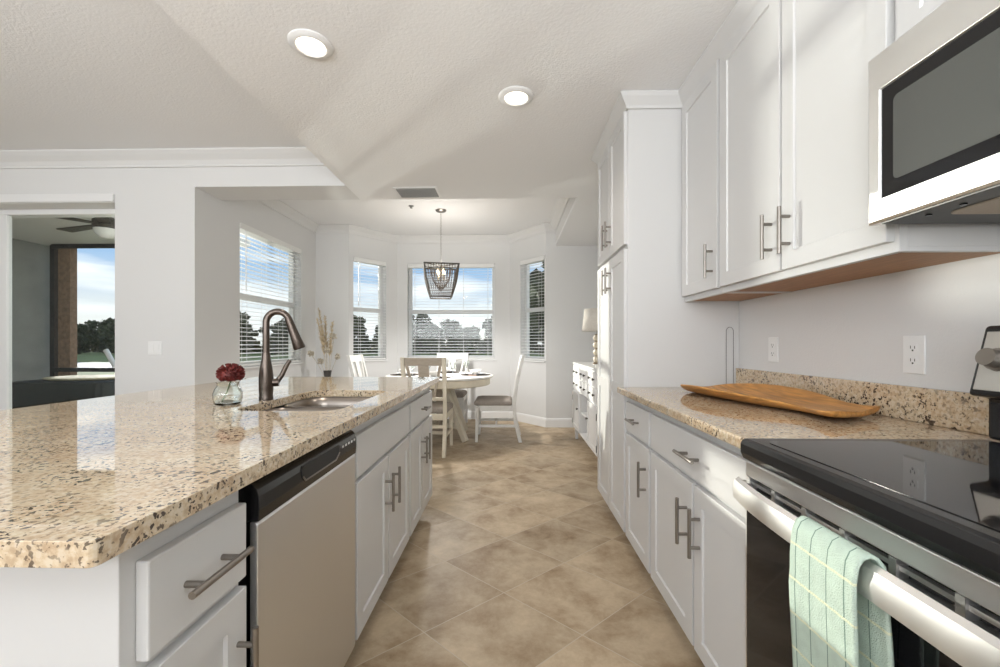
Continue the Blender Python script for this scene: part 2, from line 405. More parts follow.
def blind(label, Mx, s0, s1, gap=.006, wand=True):
    base = Mx @ Vector(((s0 + s1) / 2, .03, WZ0 + .002))
    r = thing('window_blind', label, 'blind', base, 'white horizontal blinds in the nook windows')
    a, c = s0 + gap, s1 - gap
    MB(Mx).box(a, c, -.008, .055, WZ1 - .062, WZ1 - .003).build('headrail', 'blind', r, bevel=.003)
    b = MB(Mx); z = WZ0 + .05
    while z < WZ1 - .075:
        t_ = .0032
        ring = [(-.002, z - t_), (.048, z + t_), (.048, z + t_ + .003), (-.002, z - t_ + .003)]
        b.rings([[(a, y, zz) for y, zz in ring], [(c, y, zz) for y, zz in ring]]); z += .0435
    b.build('slats', 'blind', r)
    MB(Mx).box(a, c, .0, .046, WZ0 + .006, WZ0 + .026).build('bottom_rail', 'blind', r, bevel=.003)
    n = 4 if c - a > .8 else 2
    for k in range(n):
        x_ = a + .1 + (c - a - .2) * k / (n - 1)
        MB(Mx).box(x_ - .0015, x_ + .0015, -.0045, -.003, WZ0 + .02, WZ1 - .06).box(x_ - .0015, x_ + .0015, .049, .0505, WZ0 + .02, WZ1 - .06).build('ladder_cord', 'blind', r)
    if wand: MB(Mx).tube([(a + .07, -.012, WZ1 - .06), (a + .07, -.014, WZ1 - .68)], .004, 8).build('tilt_wand', 'plate', r)
    return r
W1 = window(1, (LX, 3.535), PA, 1, .60, 1.835)
blind('white slat blind in the wide left nook window, behind the kitchen faucet', W1, .60, 1.835)
W2 = window(2, PB, PC, 1, .07, .60)
blind('narrow white slat blind in the left angled bay window', W2, .07, .60)
W3 = window(3, PC, PD, 1, .155, 1.49)
blind('wide white slat blind in the middle bay window behind the pendant', W3, .155, 1.49)
W4 = window(4, PD, PE, 1, .24, .745)
blind('narrow white slat blind in the right angled bay window', W4, .24, .745)

# crown, base boards, cabinet crown
def crown(z, s=.10): return [(0, z), (s * .85, z), (s * .85, z - s * .12), (s * .62, z - s * .35), (s * .3, z - s * .62), (s * .14, z - s * .9), (s * .14, z - s * 1.05), (0, z - s * 1.05)]
nook = [(LX, 3.88), PA, PB, PC, PD, PE, (.625, 5.78), (.625, 3.88)]
struct(sweep(nook, crown(HC - .001), -1).build('trim_1', 'wall'))
struct(sweep([(-9, 3.535), (-1.397, 3.535)], crown(HC - .001, .115), -1).build('trim_2', 'wall'))
bb = [(0, 0), (.014, 0), (.014, .10), (.008, .12), (0, .125)]
struct(sweep([(LX, 3.535), PA, PB, PC, PD, PE, (RX - .002, 5.78)], bb, -1).build('baseboard_nook', 'trim'))
struct(sweep([(-3.39, 3.535), (LX, 3.535)], bb, -1).build('baseboard_living', 'trim'))
struct(sweep([(RX, 5.76), (RX, 3.0)], bb, -1).build('baseboard_right', 'trim'))
struct(sweep([(.94, -1.2), (.94, 2.29), (.64, 2.29), (.64, 3.005), (1.232, 3.005)], [(0, KC - .075), (.012, KC - .075), (.018, KC - .06), (.045, KC - .025), (.052, KC - .012), (.052, KC - .001), (0, KC - .001)], 1).build('trim_3', 'cab'))

# sliding glass door in the living wall
Md, _ = frame2((-9, 3.535), (LX - .16, 3.535), 1)
b = MB(Md)
b.box(2.9, 5.9, .17, .27, 2.318, 2.45); b.box(2.9, 5.9, .17, .27, 0, .05)
b.box(4.345, 4.425, .175, .215, .05, 2.318); b.box(4.30, 4.37, .225, .265, .05, 2.318); b.box(5.83, 5.9, .175, .215, .05, 2.318); b.box(2.9, 2.95, .225, .265, .05, 2.318)
d1 = struct(b.build('door_1', 'trim', bevel=.004))
MB(Md).box(2.95, 4.30, .243, .248, .05, 2.318).box(4.425, 5.83, .193, .198, .05, 2.318).build('pane', 'pane', d1)
MB(Md).box(2.8, 5.60, -.02, -.001, 2.366, 2.435).build('door_casing', 'trim', d1, bevel=.004)

# ------------------------------------------------------------------ cabinets
def handle(parent, sg, xf, y, z, L, vertical=True):
    b = MB(); r = .0062; off = .034; xx = xf + sg * off; k = L * .29
    if vertical:
        b.tube([(xx, y, z - L / 2), (xx, y, z + L / 2)], r, 12)
        for s_ in (-k, k): b.tube([(xf - sg * .001, y, z + s_), (xx, y, z + s_)], .0055, 10)
    else:
        b.tube([(xx, y - L / 2, z), (xx, y + L / 2, z)], r, 12)
        for s_ in (-k, k): b.tube([(xf - sg * .001, y + s_, z), (xx, y + s_, z)], .0055, 10)
    return b.build('handle', 'nickel', parent, smooth=True)
def base_cab(name, label, sg, xf, xb, y0, y1, drawers, doors, ct=.881):
    """front plane at xf facing sg; drawers (y0,y1,z0,z1,handle?) slab fronts, doors (y0,y1,z0,z1,handle y or None)"""
    r = thing(name, label, 'cabinet', ((xf + xb) / 2, (y0 + y1) / 2, 0))
    xfr = xf - sg * .0205
    if 'sink' in name:
        b = MB().box(xfr, xb, y0, y0 + .002, .105, ct).box(xfr, xb, y1 - .016, y1, .105, ct).box(xfr, xfr - sg * .018, y0 + .002, y1 - .016, .105, ct).box(xb, xb + sg * .01, y0 + .002, y1 - .016, .105, ct).box(xfr - sg * .018, xb + sg * .01, y0 + .002, y1 - .016, .105, .12)
    else: b = MB().box(xfr, xb, y0, y1, .105, ct)
    b.box(xfr - sg * .07, xb, y0, y1, .001, .105).build('carcass', 'cab', r, bevel=.0015)
    for a, c, zl, zh, hd in drawers:
        d = MB().box(xf, xfr, a, c, zl, zh).build('drawer_front' if hd else 'false_front', 'cab', r, bevel=.003)
        if hd: handle(d, sg, xf, (a + c) / 2, (zl + zh) / 2, hd, False)
    for a, c, zl, zh, hy in doors:
        d = MB().shaker('x', xf, sg, a, c, zl, zh).build('door', 'cab', r)
        if hy is not None: handle(d, sg, xf, hy, zh - .145, .16)
    return r
LF = -.529
base_cab('base_cabinet', 'white base cabinet with one drawer at the near end of the island', 1, LF, -1.13, .577, .838,
         [(.602, .832, .682, .830, .15)], [(.602, .832, .12, .662, .805)])
base_cab('sink_base_cabinet', 'white two-door sink cabinet with plain top panel beside the dishwasher', 1, LF, -1.13, 1.432, 2.213,
         [(1.444, 2.200, .682, .830, None)], [(1.444, 1.815, .12, .662, 1.772), (1.829, 2.200, .12, .662, 1.872)])
base_cab('base_cabinet', 'white cabinet with drawer and two narrow doors at the far end of the island', 1, LF, -1.13, 2.215, 2.86,
         [(2.228, 2.848, .682, .830, .13)], [(2.228, 2.531, .12, .662, 2.492), (2.545, 2.848, .12, .662, 2.584)])
o = MB().box(-1.45, -1.132, .577, 2.86, .001, .881).build('island_back_panel', 'cab', bevel=.003, loc=(-1.29, 1.72, 0))
tag(o, 'white panelled back of the island under the counter overhang', 'panel')
RF = .62
base_cab('base_cabinet', 'narrow white cabinet with one drawer and one door beside the tall pantry', -1, RF, 1.233, 1.882, 2.288,
         [(1.894, 2.270, .690, .840, .13)], [(1.894, 2.270, .12, .672, 1.935)])
base_cab('base_cabinet', 'wide white cabinet with long drawer and two doors beside the oven range', -1, RF, 1.233, 1.006, 1.880,
         [(1.016, 1.868, .690, .840, .15)], [(1.016, 1.432, .12, .672, 1.388), (1.446, 1.868, .12, .672, 1.489)])

def upper_cab(name, label, y0, y1, z0, z1, doors, xb=1.233, xf=.92, wood=True):
    r = thing(name, label, 'cabinet', ((xf + xb) / 2, (y0 + y1) / 2, z0)); xfr = xf + .0205
    MB().box(xfr + .019, xb, y0, y1, z0 + .012, z1).box(xfr, xfr + .019, y0, y1, z0, z1).box(xfr + .019, xb, y0, y0 + .016, z0, z0 + .012).box(xfr + .019, xb, y1 - .016, y1, z0, z0 + .012).build('carcass', 'cab', r, bevel=.001)
    if wood: MB().box(xfr + .02, xb - .002, y0 + .017, y1 - .017, z0 + .004, z0 + .0115).build('bottom_panel', 'underwood', r)
    for a, c, zl, zh, hy in doors:
        d = MB().shaker('x', xf, -1, a, c, zl, zh).build('door', 'cab', r)
        if hy is not None: handle(d, -1, xf, hy, zl + .125, .155)
    return r
upper_cab('wall_cabinet', 'white single-door wall cabinet beside the tall pantry', 1.880, 2.286, 1.372, 2.42, [(1.892, 2.274, 1.398, 2.414, 1.932)])
upper_cab('wall_cabinet', 'wide white two-door wall cabinet next to the microwave', 1.038, 1.878, 1.372, 2.42, [(1.050, 1.446, 1.398, 2.414, 1.405), (1.458, 1.868, 1.398, 2.414, 1.500)])
upper_cab('wall_cabinet', 'short white cabinet directly above the microwave', .246, 1.036, 1.832, 2.42, [(.258, .635, 1.845, 2.414, None), (.647, 1.024, 1.845, 2.414, None)], wood=False)

r = thing('pantry_cabinet', 'tall white pantry cabinet reaching the ceiling at the end of the right counter', 'cabinet', (.93, 2.64, 0))
MB().box(.64, 1.233, 2.29, 3.005, .105, 2.42).box(.71, 1.233, 2.29, 3.005, .001, .105).build('carcass', 'cab', r, bevel=.0015)
for a, c, hy in ((2.304, 2.642, 2.602), (2.652, 2.992, 2.694)):
    d = MB().shaker('x', .62, -1, a, c, .12, 1.665).build('door', 'cab', r); handle(d, -1, .62, hy, 1.665 - .13, .16)
    # mid rail of the tall lower door
    MB().box(.6205, .626, a + .06, c - .06, .86, .92).build('mid_rail', 'cab', d)
    d = MB().shaker('x', .62, -1, a, c, 1.69, 2.414).build('door', 'cab', r); handle(d, -1, .62, hy, 1.69 + .13, .16)

# ------------------------------------------------------------------ counters, sink, faucet
SX0, SX1, SY0, SY1 = -.985, -.605, 1.444, 2.09
hole = rrect(SX0, SX1, SY0, SY1, .075, 8)
outer = rrect(-1.79, -.494, .486, 2.935, .010, 4)
o = MB().slab_hole(outer, [hole], .882, .914).build('island_countertop', 'granite', bevel=.007, seg=3, loc=(-1.14, 1.71, .882))
tag(o, 'large speckled beige granite worktop on the island with a sink cutout', 'countertop')
r = thing('countertop', 'speckled beige granite worktop along the right wall between pantry and range', 'countertop', (.9, 1.62, .882))
MB().prism([(.578, 1.004), (1.233, 1.004), (1.233, 2.288), (.578, 2.288)], .882, .914).build('slab', 'granite', r, bevel=.006, seg=3)
MB().box(1.213, 1.233, 1.004, 2.288, .9145, 1.018).build('backsplash', 'granite', r, bevel=.003)

r = thing('kitchen_sink', 'undermount double-bowl steel sink set into the island worktop', 'sink', (-.795, 1.76, .69))
def bowl(y0, y1):
    b = MB(); rs = []
    for ins, z, rad in ((-.006, .8795, .07), (0, .8795, .075), (.004, .84, .07), (.012, .73, .06), (.035, .70, .05)):
        rs.append([(x, y, z) for x, y in rrect(SX0 + ins, SX1 - ins, y0 + ins, y1 - ins, rad, 6)])
    b.rings(rs, False, True); o = b.build('bowl', 'sinksteel', r, smooth=True)
    md = o.modifiers.new('solid', 'SOLIDIFY'); md.thickness = .0015; md.offset = 1 if False else -1
    MB().lathe([(.0, .7015), (.042, .7015), (.042, .706), (.030, .706), (.024, .703), (.0, .703)], ((SX0 + SX1) / 2, (y0 + y1) / 2, 0)).build('drain', 'chrome', r, smooth=True)
bowl(SY0 + .004, 1.744); bowl(1.772, SY1 - .004)

fc = (-1.018, 1.73)
r = thing('kitchen_faucet', 'dark brushed gooseneck faucet with pull-down spout behind the sink', 'faucet', (*fc, .914))
MB().lathe([(.027, .9145), (.027, .925), (.0255, .93), (.0275, .96), (.0275, 1.01), (.024, 1.045), (.018, 1.08), (.0150, 1.11)], (*fc, 0)).build('body', 'bronze', r, smooth=True)
pts = [(fc[0], fc[1], 1.095), (fc[0], fc[1], 1.18), (fc[0], fc[1], 1.24)]
R_ = .043
for k in range(1, 13):
    a = PI - math.radians(170) * k / 12
    pts.append((fc[0] + R_ + R_ * math.cos(a), fc[1] + .02 * k / 12, 1.24 + R_ * math.sin(a)))
MB().tube(pts, .0135, 14).build('gooseneck', 'bronze', r, smooth=True)
p1 = Vector(pts[-1]); dd = (Vector(pts[-1]) - Vector(pts[-2])).normalized()
MB().tube([p1 - dd * .01, p1 + dd * .02, p1 + dd * .08, p1 + dd * .122, p1 + dd * .128], [.0142, .016, .020, .0245, .022], 16).build('spray_head', 'bronze', r, smooth=True)
l = MB().tube([(fc[0] + .015, fc[1] + .01, .985), (fc[0] + .043, fc[1] + .02, .985)], [.017, .0165], 14).build('valve', 'bronze', r, smooth=True)
MB().tube([(fc[0] + .036, fc[1] + .02, .99), (fc[0] + .05, fc[1] + .03, 1.015), (fc[0] + .062, fc[1] + .04, 1.05), (fc[0] + .074, fc[1] + .05, 1.078)], [.011, .010, .0095, .008], 10).build('lever', 'bronze', l, smooth=True)

# ------------------------------------------------------------------ dishwasher
r = thing('dishwasher', 'stainless steel dishwasher with black control strip built into the island', 'dishwasher', (-.82, 1.13, 0))
MB().box(-1.12, -.556, .841, 1.429, .105, .878).build('tub', 'black', r)
MB().box(-1.12, -.62, .841, 1.429, .002, .104).build('toe_kick', 'black', r)
b = MB(); ring = []
prof = [(-.545, .115), (-.530, .115), (-.5275, .13), (-.5265, .45), (-.5275, .768), (-.531, .774), (-.545, .774)]
b.rings([[(x_, y_, z_) for x_, z_ in prof] for y_ in (.866, 1.421)]); b.build('door', 'steel', r, bevel=.002)
prof = [(-.575, .776), (-.526, .776), (-.524, .80), (-.525, .828), (-.529, .842), (-.537, .852), (-.55, .857), (-.575, .857)]
cp = MB(); cp.rings([[(x_, y_, z_) for x_, z_ in prof] for y_ in (.866, 1.421)]); cp = cp.build('control_panel', 'black', r, bevel=.001)
pr = [(1.06, .800), (1.25, .800), (1.275, .815), (1.275, .838), (1.26, .838), (1.055, .838), (1.045, .83), (1.045, .812)]
b = MB(); b.rings([[(-.5228, y_, z_) for y_, z_ in pr], [(-.538, y_, z_) for y_, z_ in pr]]); b.build('handle_pocket', 'slot', cp)
b = MB(); b.tube([(-.5225, 1.05, .812), (-.5225, 1.062, .799), (-.5225, 1.25, .799), (-.5225, 1.276, .815)], .0022, 8); b.build('pocket_rim', 'nickel', cp)
for k in range(5):
    MB().box(-.5242, -.5232, 1.30 + k * .024, 1.312 + k * .024, .822, .829).build('button', 'plate', cp)

# ------------------------------------------------------------------ oven range
RY0, RY1 = .242, 1.001
r = thing('oven_range', 'freestanding electric range with black glass cooktop and steel trim', 'range', (.88, .62, 0))
MB().box(.595, 1.20, RY0, RY1, .03, .874).build('body', 'darkgrey', r, bevel=.002)
for x_ in (.64, 1.15):
    for y_ in (RY0 + .05, RY1 - .05): MB().lathe([(.018, .001), (.018, .029)], (x_, y_, 0), 12).build('foot', 'black', r)
ck = MB(); ck.rings([[(x_, y_, z_) for x_, z_ in ((.556, .877), (.548, .880), (.541, .895), (.541, .915), (.546, .924), (.556, .9265), (1.10, .9265), (1.10, .877))] for y_ in (RY0, RY1)])
ck = ck.build('cooktop', 'black', r, bevel=.002)
b = MB(); b.prism(rrect(.578, 1.085, RY0 + .03, RY1 - .03, .03), .9268, .9278); b.build('glass_surface', 'blackglass', ck)
# trim under the cooktop with vent slots
MB().box(.553, .594, RY0, RY1, .840, .8765).build('front_trim', 'steelh', r, bevel=.003)
MB().box(.572, .594, RY0 + .005, RY1 - .005, .812, .8395).build('vent_slot', 'slot', r)
b = MB()
for k in range(9):
    y_ = RY0 + .012 + (RY1 - RY0 - .024) * k / 8
    b.box(.553, .571, y_ - .006, y_ + .006, .812, .8395)
b.box(.558, .568, RY0 + .006, RY1 - .006, .824, .831); b.build('vent_bars', 'steelh', r)
dr = MB(); dr.box(.551, .594, RY0 + .003, RY1 - .003, .775, .811).box(.551, .594, RY1 - .012, RY1 - .003, .225, .775).box(.551, .594, RY0 + .003, RY0 + .012, .225, .775).box(.551, .594, RY0 + .012, RY1 - .012, .225, .24)
dr = dr.build('oven_door', 'steelh', r, bevel=.002)
MB().box(.5495, .593, RY0 + .0125, RY1 - .0125, .2405, .7745).build('door_glass', 'blackglass', dr)
MB().box(.552, .594, RY0 + .003, RY1 - .003, .06, .22).build('storage_drawer', 'steelh', r, bevel=.003)
# bowed flat handle
b = MB(); rs = []
HN = 24
def hbow(y): u_ = (y - (RY0 + RY1) / 2) / ((RY1 - RY0) / 2); return .502 + .022 * u_ ** 4
for k in range(HN + 1):
    y_ = RY0 + .004 + (RY1 - RY0 - .008) * k / HN; x_ = hbow(y_)
    rs.append([(x_, y_, .790), (x_ - .002, y_, .812), (x_ + .003, y_, .832), (x_ + .012, y_, .838), (x_ + .017, y_, .832), (x_ + .014, y_, .792)])
b.rings(rs)
for y_ in (RY0 + .016, RY1 - .016): b.box(.53, .552, y_ - .012, y_ + .012, .795, .83)
b.build('door_handle', 'steelh', dr, smooth=True)
# backguard
pg = [(1.060, 1.030), (1.100, 1.190), (1.155, 1.190), (1.20, 1.06), (1.20, .928), (1.105, .928), (1.105, 1.022)]
bgd = MB(); bgd.rings([[(x_, y_, z_) for x_, z_ in pg] for y_ in (RY0, RY1 + .0)]); bgd = bgd.build('backguard', 'black', r, bevel=.008, seg=3)
sl = Vector((.04, 0, .16)).normalized()
def onpanel(t_, off): q = Vector((1.060, 0, 1.030)) + sl * t_ + Vector((-sl.z, 0, sl.x)) * off; return q.x, q.z
b = MB()
(xa, za), (xb_, zb), (xc, zc), (xd, zd) = onpanel(.014, .0005), onpanel(.150, .0005), onpanel(.150, .003), onpanel(.014, .003)
b.rings([[(xa, y_, za), (xb_, y_, zb), (xc, y_, zc), (xd, y_, zd)] for y_ in (RY0 + .012, RY1 - .012)]); b.build('control_panel', 'silverpanel', bgd, bevel=.001)
for y_ in (.952, .865, .385, .30):
    c0 = onpanel(.085, .003); c1 = onpanel(.085, .012); c2 = onpanel(.085, .034)
    kn = MB().tube([(c0[0], y_, c0[1]), (c1[0], y_, c1[1]), (c1[0], y_, c1[1]), (c2[0], y_, c2[1])], [.026, .025, .021, .0195], 22).build('knob', 'nickel', bgd, smooth=True)
(xa, za), (xb_, zb), (xc, zc), (xd, zd) = onpanel(.05, .0032), onpanel(.12, .0032), onpanel(.12, .0045), onpanel(.05, .0045)
b = MB(); b.rings([[(xa, y_, za), (xb_, y_, zb), (xc, y_, zc), (xd, y_, zd)] for y_ in (.50, .74)]); b.build('display', 'blackglass', bgd)

# towel draped over the range handle
def towel():
    r = thing('dish_towel', 'mint green checked dish towel draped over the oven door handle', 'towel', (.50, .68, .55))
    ya, yb = .610, .744
    def path(y):
        x0 = hbow(y); P_ = []
        for z_ in [.36 + .025 * i for i in range(18)]: P_.append((x0 - .0105 - .004 * math.sin((z_ + y) * 9) * (1 if z_ < .75 else .3), z_))
        P_ += [(x0 - .0105, .806), (x0 - .008, .830), (x0 - .002, .8425), (x0 + .007, .8475), (x0 + .016, .8445), (x0 + .0235, .835), (x0 + .0255, .815)]
        for z_ in [.795 - .03 * i for i in range(9)]: P_.append((x0 + .0265 + .0015 * math.sin(z_ * 30 + y * 20), z_))
        return P_
    ny = 26; cols = []
    for i in range(ny + 1):
        f_ = i / ny; cols.append((f_, path(ya + (yb - ya) * f_)))
    b = MB(); n = len(cols[0][1])
    g = []
    for f_, P_ in cols:
        row = []
        for j, (x_, z_) in enumerate(P_):
            k = j / n
            y_ = ya + (yb - ya) * f_
            flare = (0.0 if j < 18 else -.018 * min(1, (j - 18) / 12)) * (1 - f_)   # back flap slipped towards the camera side
            y_ += flare + .004 * math.sin(z_ * 14 + f_ * 3) * (.838 - min(.838, z_)) * 3
            x_ += 0.0005 * math.sin(f_ * 40 + z_ * 5)
            row.append(b.v((x_, y_, z_)))
        g.append(row)
    for i in range(ny):
        for j in range(n - 1): b.face([g[i][j], g[i + 1][j], g[i + 1][j + 1], g[i][j + 1]])
    o = b.build('cloth', 'towel', r, smooth=True)
    o.modifiers.remove(o.modifiers['split'])
    md = o.modifiers.new('solid', 'SOLIDIFY'); md.thickness = .005; md.offset = 0
    o.data.materials.append(M['towelline']); o.data.materials.append(M['towelpale'])
    # thin woven lines are their own faces of the cloth
    return o, g
towel_obj, _ = towel()
def towel_lines():
    # check pattern driven by object coordinates inside the towel's own material
    m = M['towel']; t = m.node_tree; b = t.nodes['Principled BSDF']
    lk = b.inputs['Base Color'].links[0]; src = lk.from_socket
    tcn = t.nodes.new('ShaderNodeTexCoord'); sp = t.nodes.new('ShaderNodeSeparateXYZ'); t.links.new(tcn.outputs['Object'], sp.inputs[0])
    def line(sock, per, off, w_):
        f_ = math_node(t, 'FRACT', math_node(t, 'ADD', math_node(t, 'DIVIDE', sock, per), off))
        return math_node(t, 'LESS_THAN', math_node(t, 'ABSOLUTE', math_node(t, 'SUBTRACT', f_, .5)), w_)
    v_ = line(sp.outputs['Y'], .0345, .02, .03); h_ = line(sp.outputs['Z'], .060, .25, .035)
    m1 = t.nodes.new('ShaderNodeMixRGB'); m1.inputs[2].default_value = (.20, .30, .24, 1); t.links.new(v_, m1.inputs[0]); t.links.new(src, m1.inputs[1])
    m2 = t.nodes.new('ShaderNodeMixRGB'); m2.inputs[2].default_value = (.72, .76, .56, 1); t.links.new(h_, m2.inputs[0]); t.links.new(m1.outputs[0], m2.inputs[1])
    t.links.new(m2.outputs[0], b.inputs['Base Color'])
towel_lines()

# ------------------------------------------------------------------ microwave
r = thing('microwave', 'stainless over-the-range microwave with dark window', 'microwave', (1.04, .62, 1.43))
MX = .858; MZ0, MZ1 = 1.432, 1.828
MB().box(MX + .032, 1.232, 0.25, 1.030, MZ0 + .004, MZ1).build('body', 'darkgrey', r, bevel=.002)
dy0, dy1 = .40, 1.034
fr_ = MB(); loops = []
def yz(y0, y1, z0, z1, x_): return [(x_, y0, z0), (x_, y1, z0), (x_, y1, z1), (x_, y0, z1)]
fr_.rings([yz(.25, dy1, MZ0, MZ1, MX + .030), yz(.25, dy1, MZ0, MZ1, MX + .006), yz(.254, dy1 - .010, MZ0 + .005, MZ1 - .005, MX), yz(dy0, dy1 - .036, MZ0 + .052, MZ1 - .088, MX), yz(dy0, dy1 - .038, MZ0 + .054, MZ1 - .090, MX + .006)])
fr_.build('door', 'steelh', r, bevel=.001)
MB().box(MX + .0045, MX + .0058, dy0, dy1 - .0385, MZ0 + .0545, MZ1 - .0905).build('door_glass', 'blackglass', r)
b = MB(); b.rings([[(x_, y_, z_) for y_, z_ in rrect(.44, dy1 - .068, MZ0 + .086, MZ1 - .122, .012)] for x_ in (MX + .004, MX + .0044)]); b.build('window_mesh', 'mesh', r)
MB().box(MX + .01, 1.2, .26, 1.004, MZ0 - .004, MZ0 + .003).build('bottom_plate', 'darkgrey', r, bevel=.001)
for ya in (.33, .68): MB().prism(rrect(.93, 1.10, ya, ya + .24, .02), MZ0 - .007, MZ0 - .0042).build('grease_filter', 'hood', r)
for ya in (.93, .86): MB().lathe([(.006, MZ0 - .007), (.006, MZ0 - .0042)], (.905, ya, 0), 12).build('lamp_screw', 'black', r)
MB().tube([(MX - .035, .33, MZ0 + .06), (MX - .035, .33, MZ1 - .06)], .009, 12).tube([(MX - .035, .33, MZ0 + .09), (MX, .33, MZ0 + .09)], .007).tube([(MX - .035, .33, MZ1 - .09), (MX, .33, MZ1 - .09)], .007).build('handle', 'steelh', r, smooth=True)

# ------------------------------------------------------------------ small kitchen things
def tray():
    # carved fish-shaped board: outline half widths along its length, tail flared
    r0 = Vector((.935, 2.08, .9145)); ax = Vector((.150, -.83, 0)); Ln = ax.length; ax.normalize(); sd = Vector((-ax.y, ax.x, 0))
    #            t     left   right  rimz   floor
    prof = [(0, .085, .085, .030, .024), (.02, .120, .122, .036, .024), (.06, .142, .146, .043, .018), (.14, .170, .176, .049, .014), (.26, .186, .192, .056, .012), (.40, .186, .196, .054, .012),
            (.52, .174, .182, .050, .012), (.62, .150, .160, .045, .014), (.70, .124, .130, .039, .018), (.76, .110, .116, .034, .022), (.82, .116, .122, .032, .023), (.88, .118, .136, .033, .022), (.94, .122, .154, .034, .022), (1.0, .126, .166, .042, .026)]
    b = MB(); secs = []
    for t_, l_, r_, zr, zf in prof:
        c = r0 + ax * (t_ * Ln); row = []
        wl = .012
        notch = .05 * max(0, (t_ - .9) / .1)
        tp = [(-r_, zr - .006), (-r_ + .006, zr), (-r_ + wl, zr - .001), (-r_ * .72, zf + (zr - zf) * .35), (-r_ * .4, zf + .002), (0, zf), (l_ * .4, zf + .002), (l_ * .72, zf + (zr - zf) * .35), (l_ - wl, zr - .001), (l_ - .006, zr), (l_, zr - .006)]
        k_ = 1.0 if t_ < .7 else 1 - (t_ - .7) / .3
        bz = .020 * (1 - k_)
        bt = [(l_ * .86, max(zr - .022, .006 + bz * .5)), (l_ * .6, bz * .6 + .002), (0, bz * .5), (-r_ * .6, bz * .6 + .002), (-r_ * .86, max(zr - .022, .006 + bz * .5))]
        for s_, z_ in tp + bt:
            q = c + sd * s_ - ax * (.078 * max(0, s_ / .118) * max(0, (t_ - .78) / .22) + notch * (1 - min(1, abs(s_) / .15))); row.append((q.x, q.y, r0.z + max(z_, 0)))
        secs.append(row)
    b.rings(secs)
    o = b.build('wooden_tray', 'tray', loc=(1.0, 1.8, .9145), smooth=True)
    o.modifiers.remove(o.modifiers['split'])
    md = o.modifiers.new('sub', 'SUBSURF'); md.levels = 2; md.render_levels = 2
    return tag(o, 'carved fish-shaped honey wood tray lying on the right granite counter', 'tray')
tray()

def outlet_proto():
    r = thing('wall_outlet', '', 'outlet')
    MB().box(-.0352, .0352, -.006, -.0005, -.0585, .0585).build('cover_plate', 'plate', r, bevel=.003)
    for z_ in (.0195, -.0195):
        f_ = MB(); f_.rings([[(x_, y_, z_ + zz) for x_, zz in rrect(-.0165, .0165, -.014, .014, .010)] for y_ in (-.0062, -.0078)]); f_ = f_.build('socket', 'plate', r, bevel=.001)
        MB().box(-.0075, -.0055, -.0084, -.0079, z_ - .001, z_ + .008).box(.0055, .0075, -.0084, -.0079, z_ - .001, z_ + .007).box(-.0025, .0025, -.0084, -.0079, z_ - .009, z_ - .004).build('slots', 'slot', f_)
    return r
op = outlet_proto()
def outlet(first, loc, rz, label):
    o = op if first else copy_tree(op)
    o.location = loc; o.rotation_euler = (0, 0, rz); o['label'] = label; o['group'] = 'white wall outlets'; return o
outlet(True, (RX, 1.31, 1.115), PI / 2 * 3, 'white duplex outlet on the right wall nearest the range control panel')
outlet(False, (RX, 1.995, 1.12), PI / 2 * 3, 'white duplex outlet above the counter near the pantry end')
dvec = (Vector(PE) - Vector(PD)).normalized(); q = Vector(PD) + dvec * .20
outlet(False, (q.x, q.y, .62), math.atan2(dvec.y, dvec.x), 'small white outlet low under the right angled bay window')
for o in [op]: pass
r = thing('light_switch', 'white double rocker switch on the wall beside the sliding door', 'switch', (-3.045, 3.535, 1.11))
MB().box(-3.105, -2.985, 3.5285, 3.5345, 1.052, 1.168).build('cover_plate', 'plate', r, bevel=.003)
for x_ in (-3.068, -3.022): MB().box(x_ - .0165, x_ + .0165, 3.5255, 3.5284, 1.077, 1.143).build('rocker', 'plate', r, bevel=.001)
pts = [(1.195, 2.284, .9155), (1.195, 2.284, 1.2)] + [(1.214 - .019 * math.cos(a), 2.284, 1.215 + .022 * math.sin(a)) for a in [PI * k / 8 for k in range(9)]] + [(1.233, 2.284, 1.2), (1.233, 2.284, .9155)]
pts = [(x_ - .034, y_, z_) for x_, y_, z_ in pts]
o = MB().tube(pts, .0013, 8).build('wire_loop', 'wire', loc=(1.21, 2.284, .9155), smooth=True)
tag(o, 'thin grey wire loop standing against the pantry side above the counter', 'wire')

# flower in glass jar
vc = (-1.092, 1.60)
o = MB().lathe([(.0, .9147), (.040, .9147), (.046, .920), (.050, .937), (.050, .958), (.044, .976), (.036, .986), (.037, .996), (.040, 1.0), (.0375, 1.0), (.0335, .995), (.0325, .986), (.041, .974), (.0470, .957), (.0470, .938), (.042, .924), (.0, .921)], (*vc, 0), 32, False)
bmesh.ops.remove_doubles(o.bm, verts=o.bm.verts, dist=1e-5)
o = o.build('glass_vase', 'glass', smooth=True, loc=(*vc, .9147)); tag(o, 'small round clear glass jar vase on the island holding the red bloom', 'vase')
r = thing('red_flower', 'dark red round bloom standing in the glass jar on the island', 'flower', (vc[0], vc[1], .93))
MB().tube([(vc[0] - .012, vc[1] - .015, .926), (vc[0], vc[1] - .003, .965), (vc[0] + .008, vc[1] + .004, .998), (vc[0] + .012, vc[1], 1.010)], .0025, 8).build('stem', 'stem', r, smooth=True)
b = MB(); cc = Vector((vc[0] + .012, vc[1], 1.031)); b.lathe([(.001, 1.002), (.024, 1.007), (.034, 1.022), (.032, 1.043), (.018, 1.058), (.001, 1.062)], (cc.x, cc.y, 0), 18)
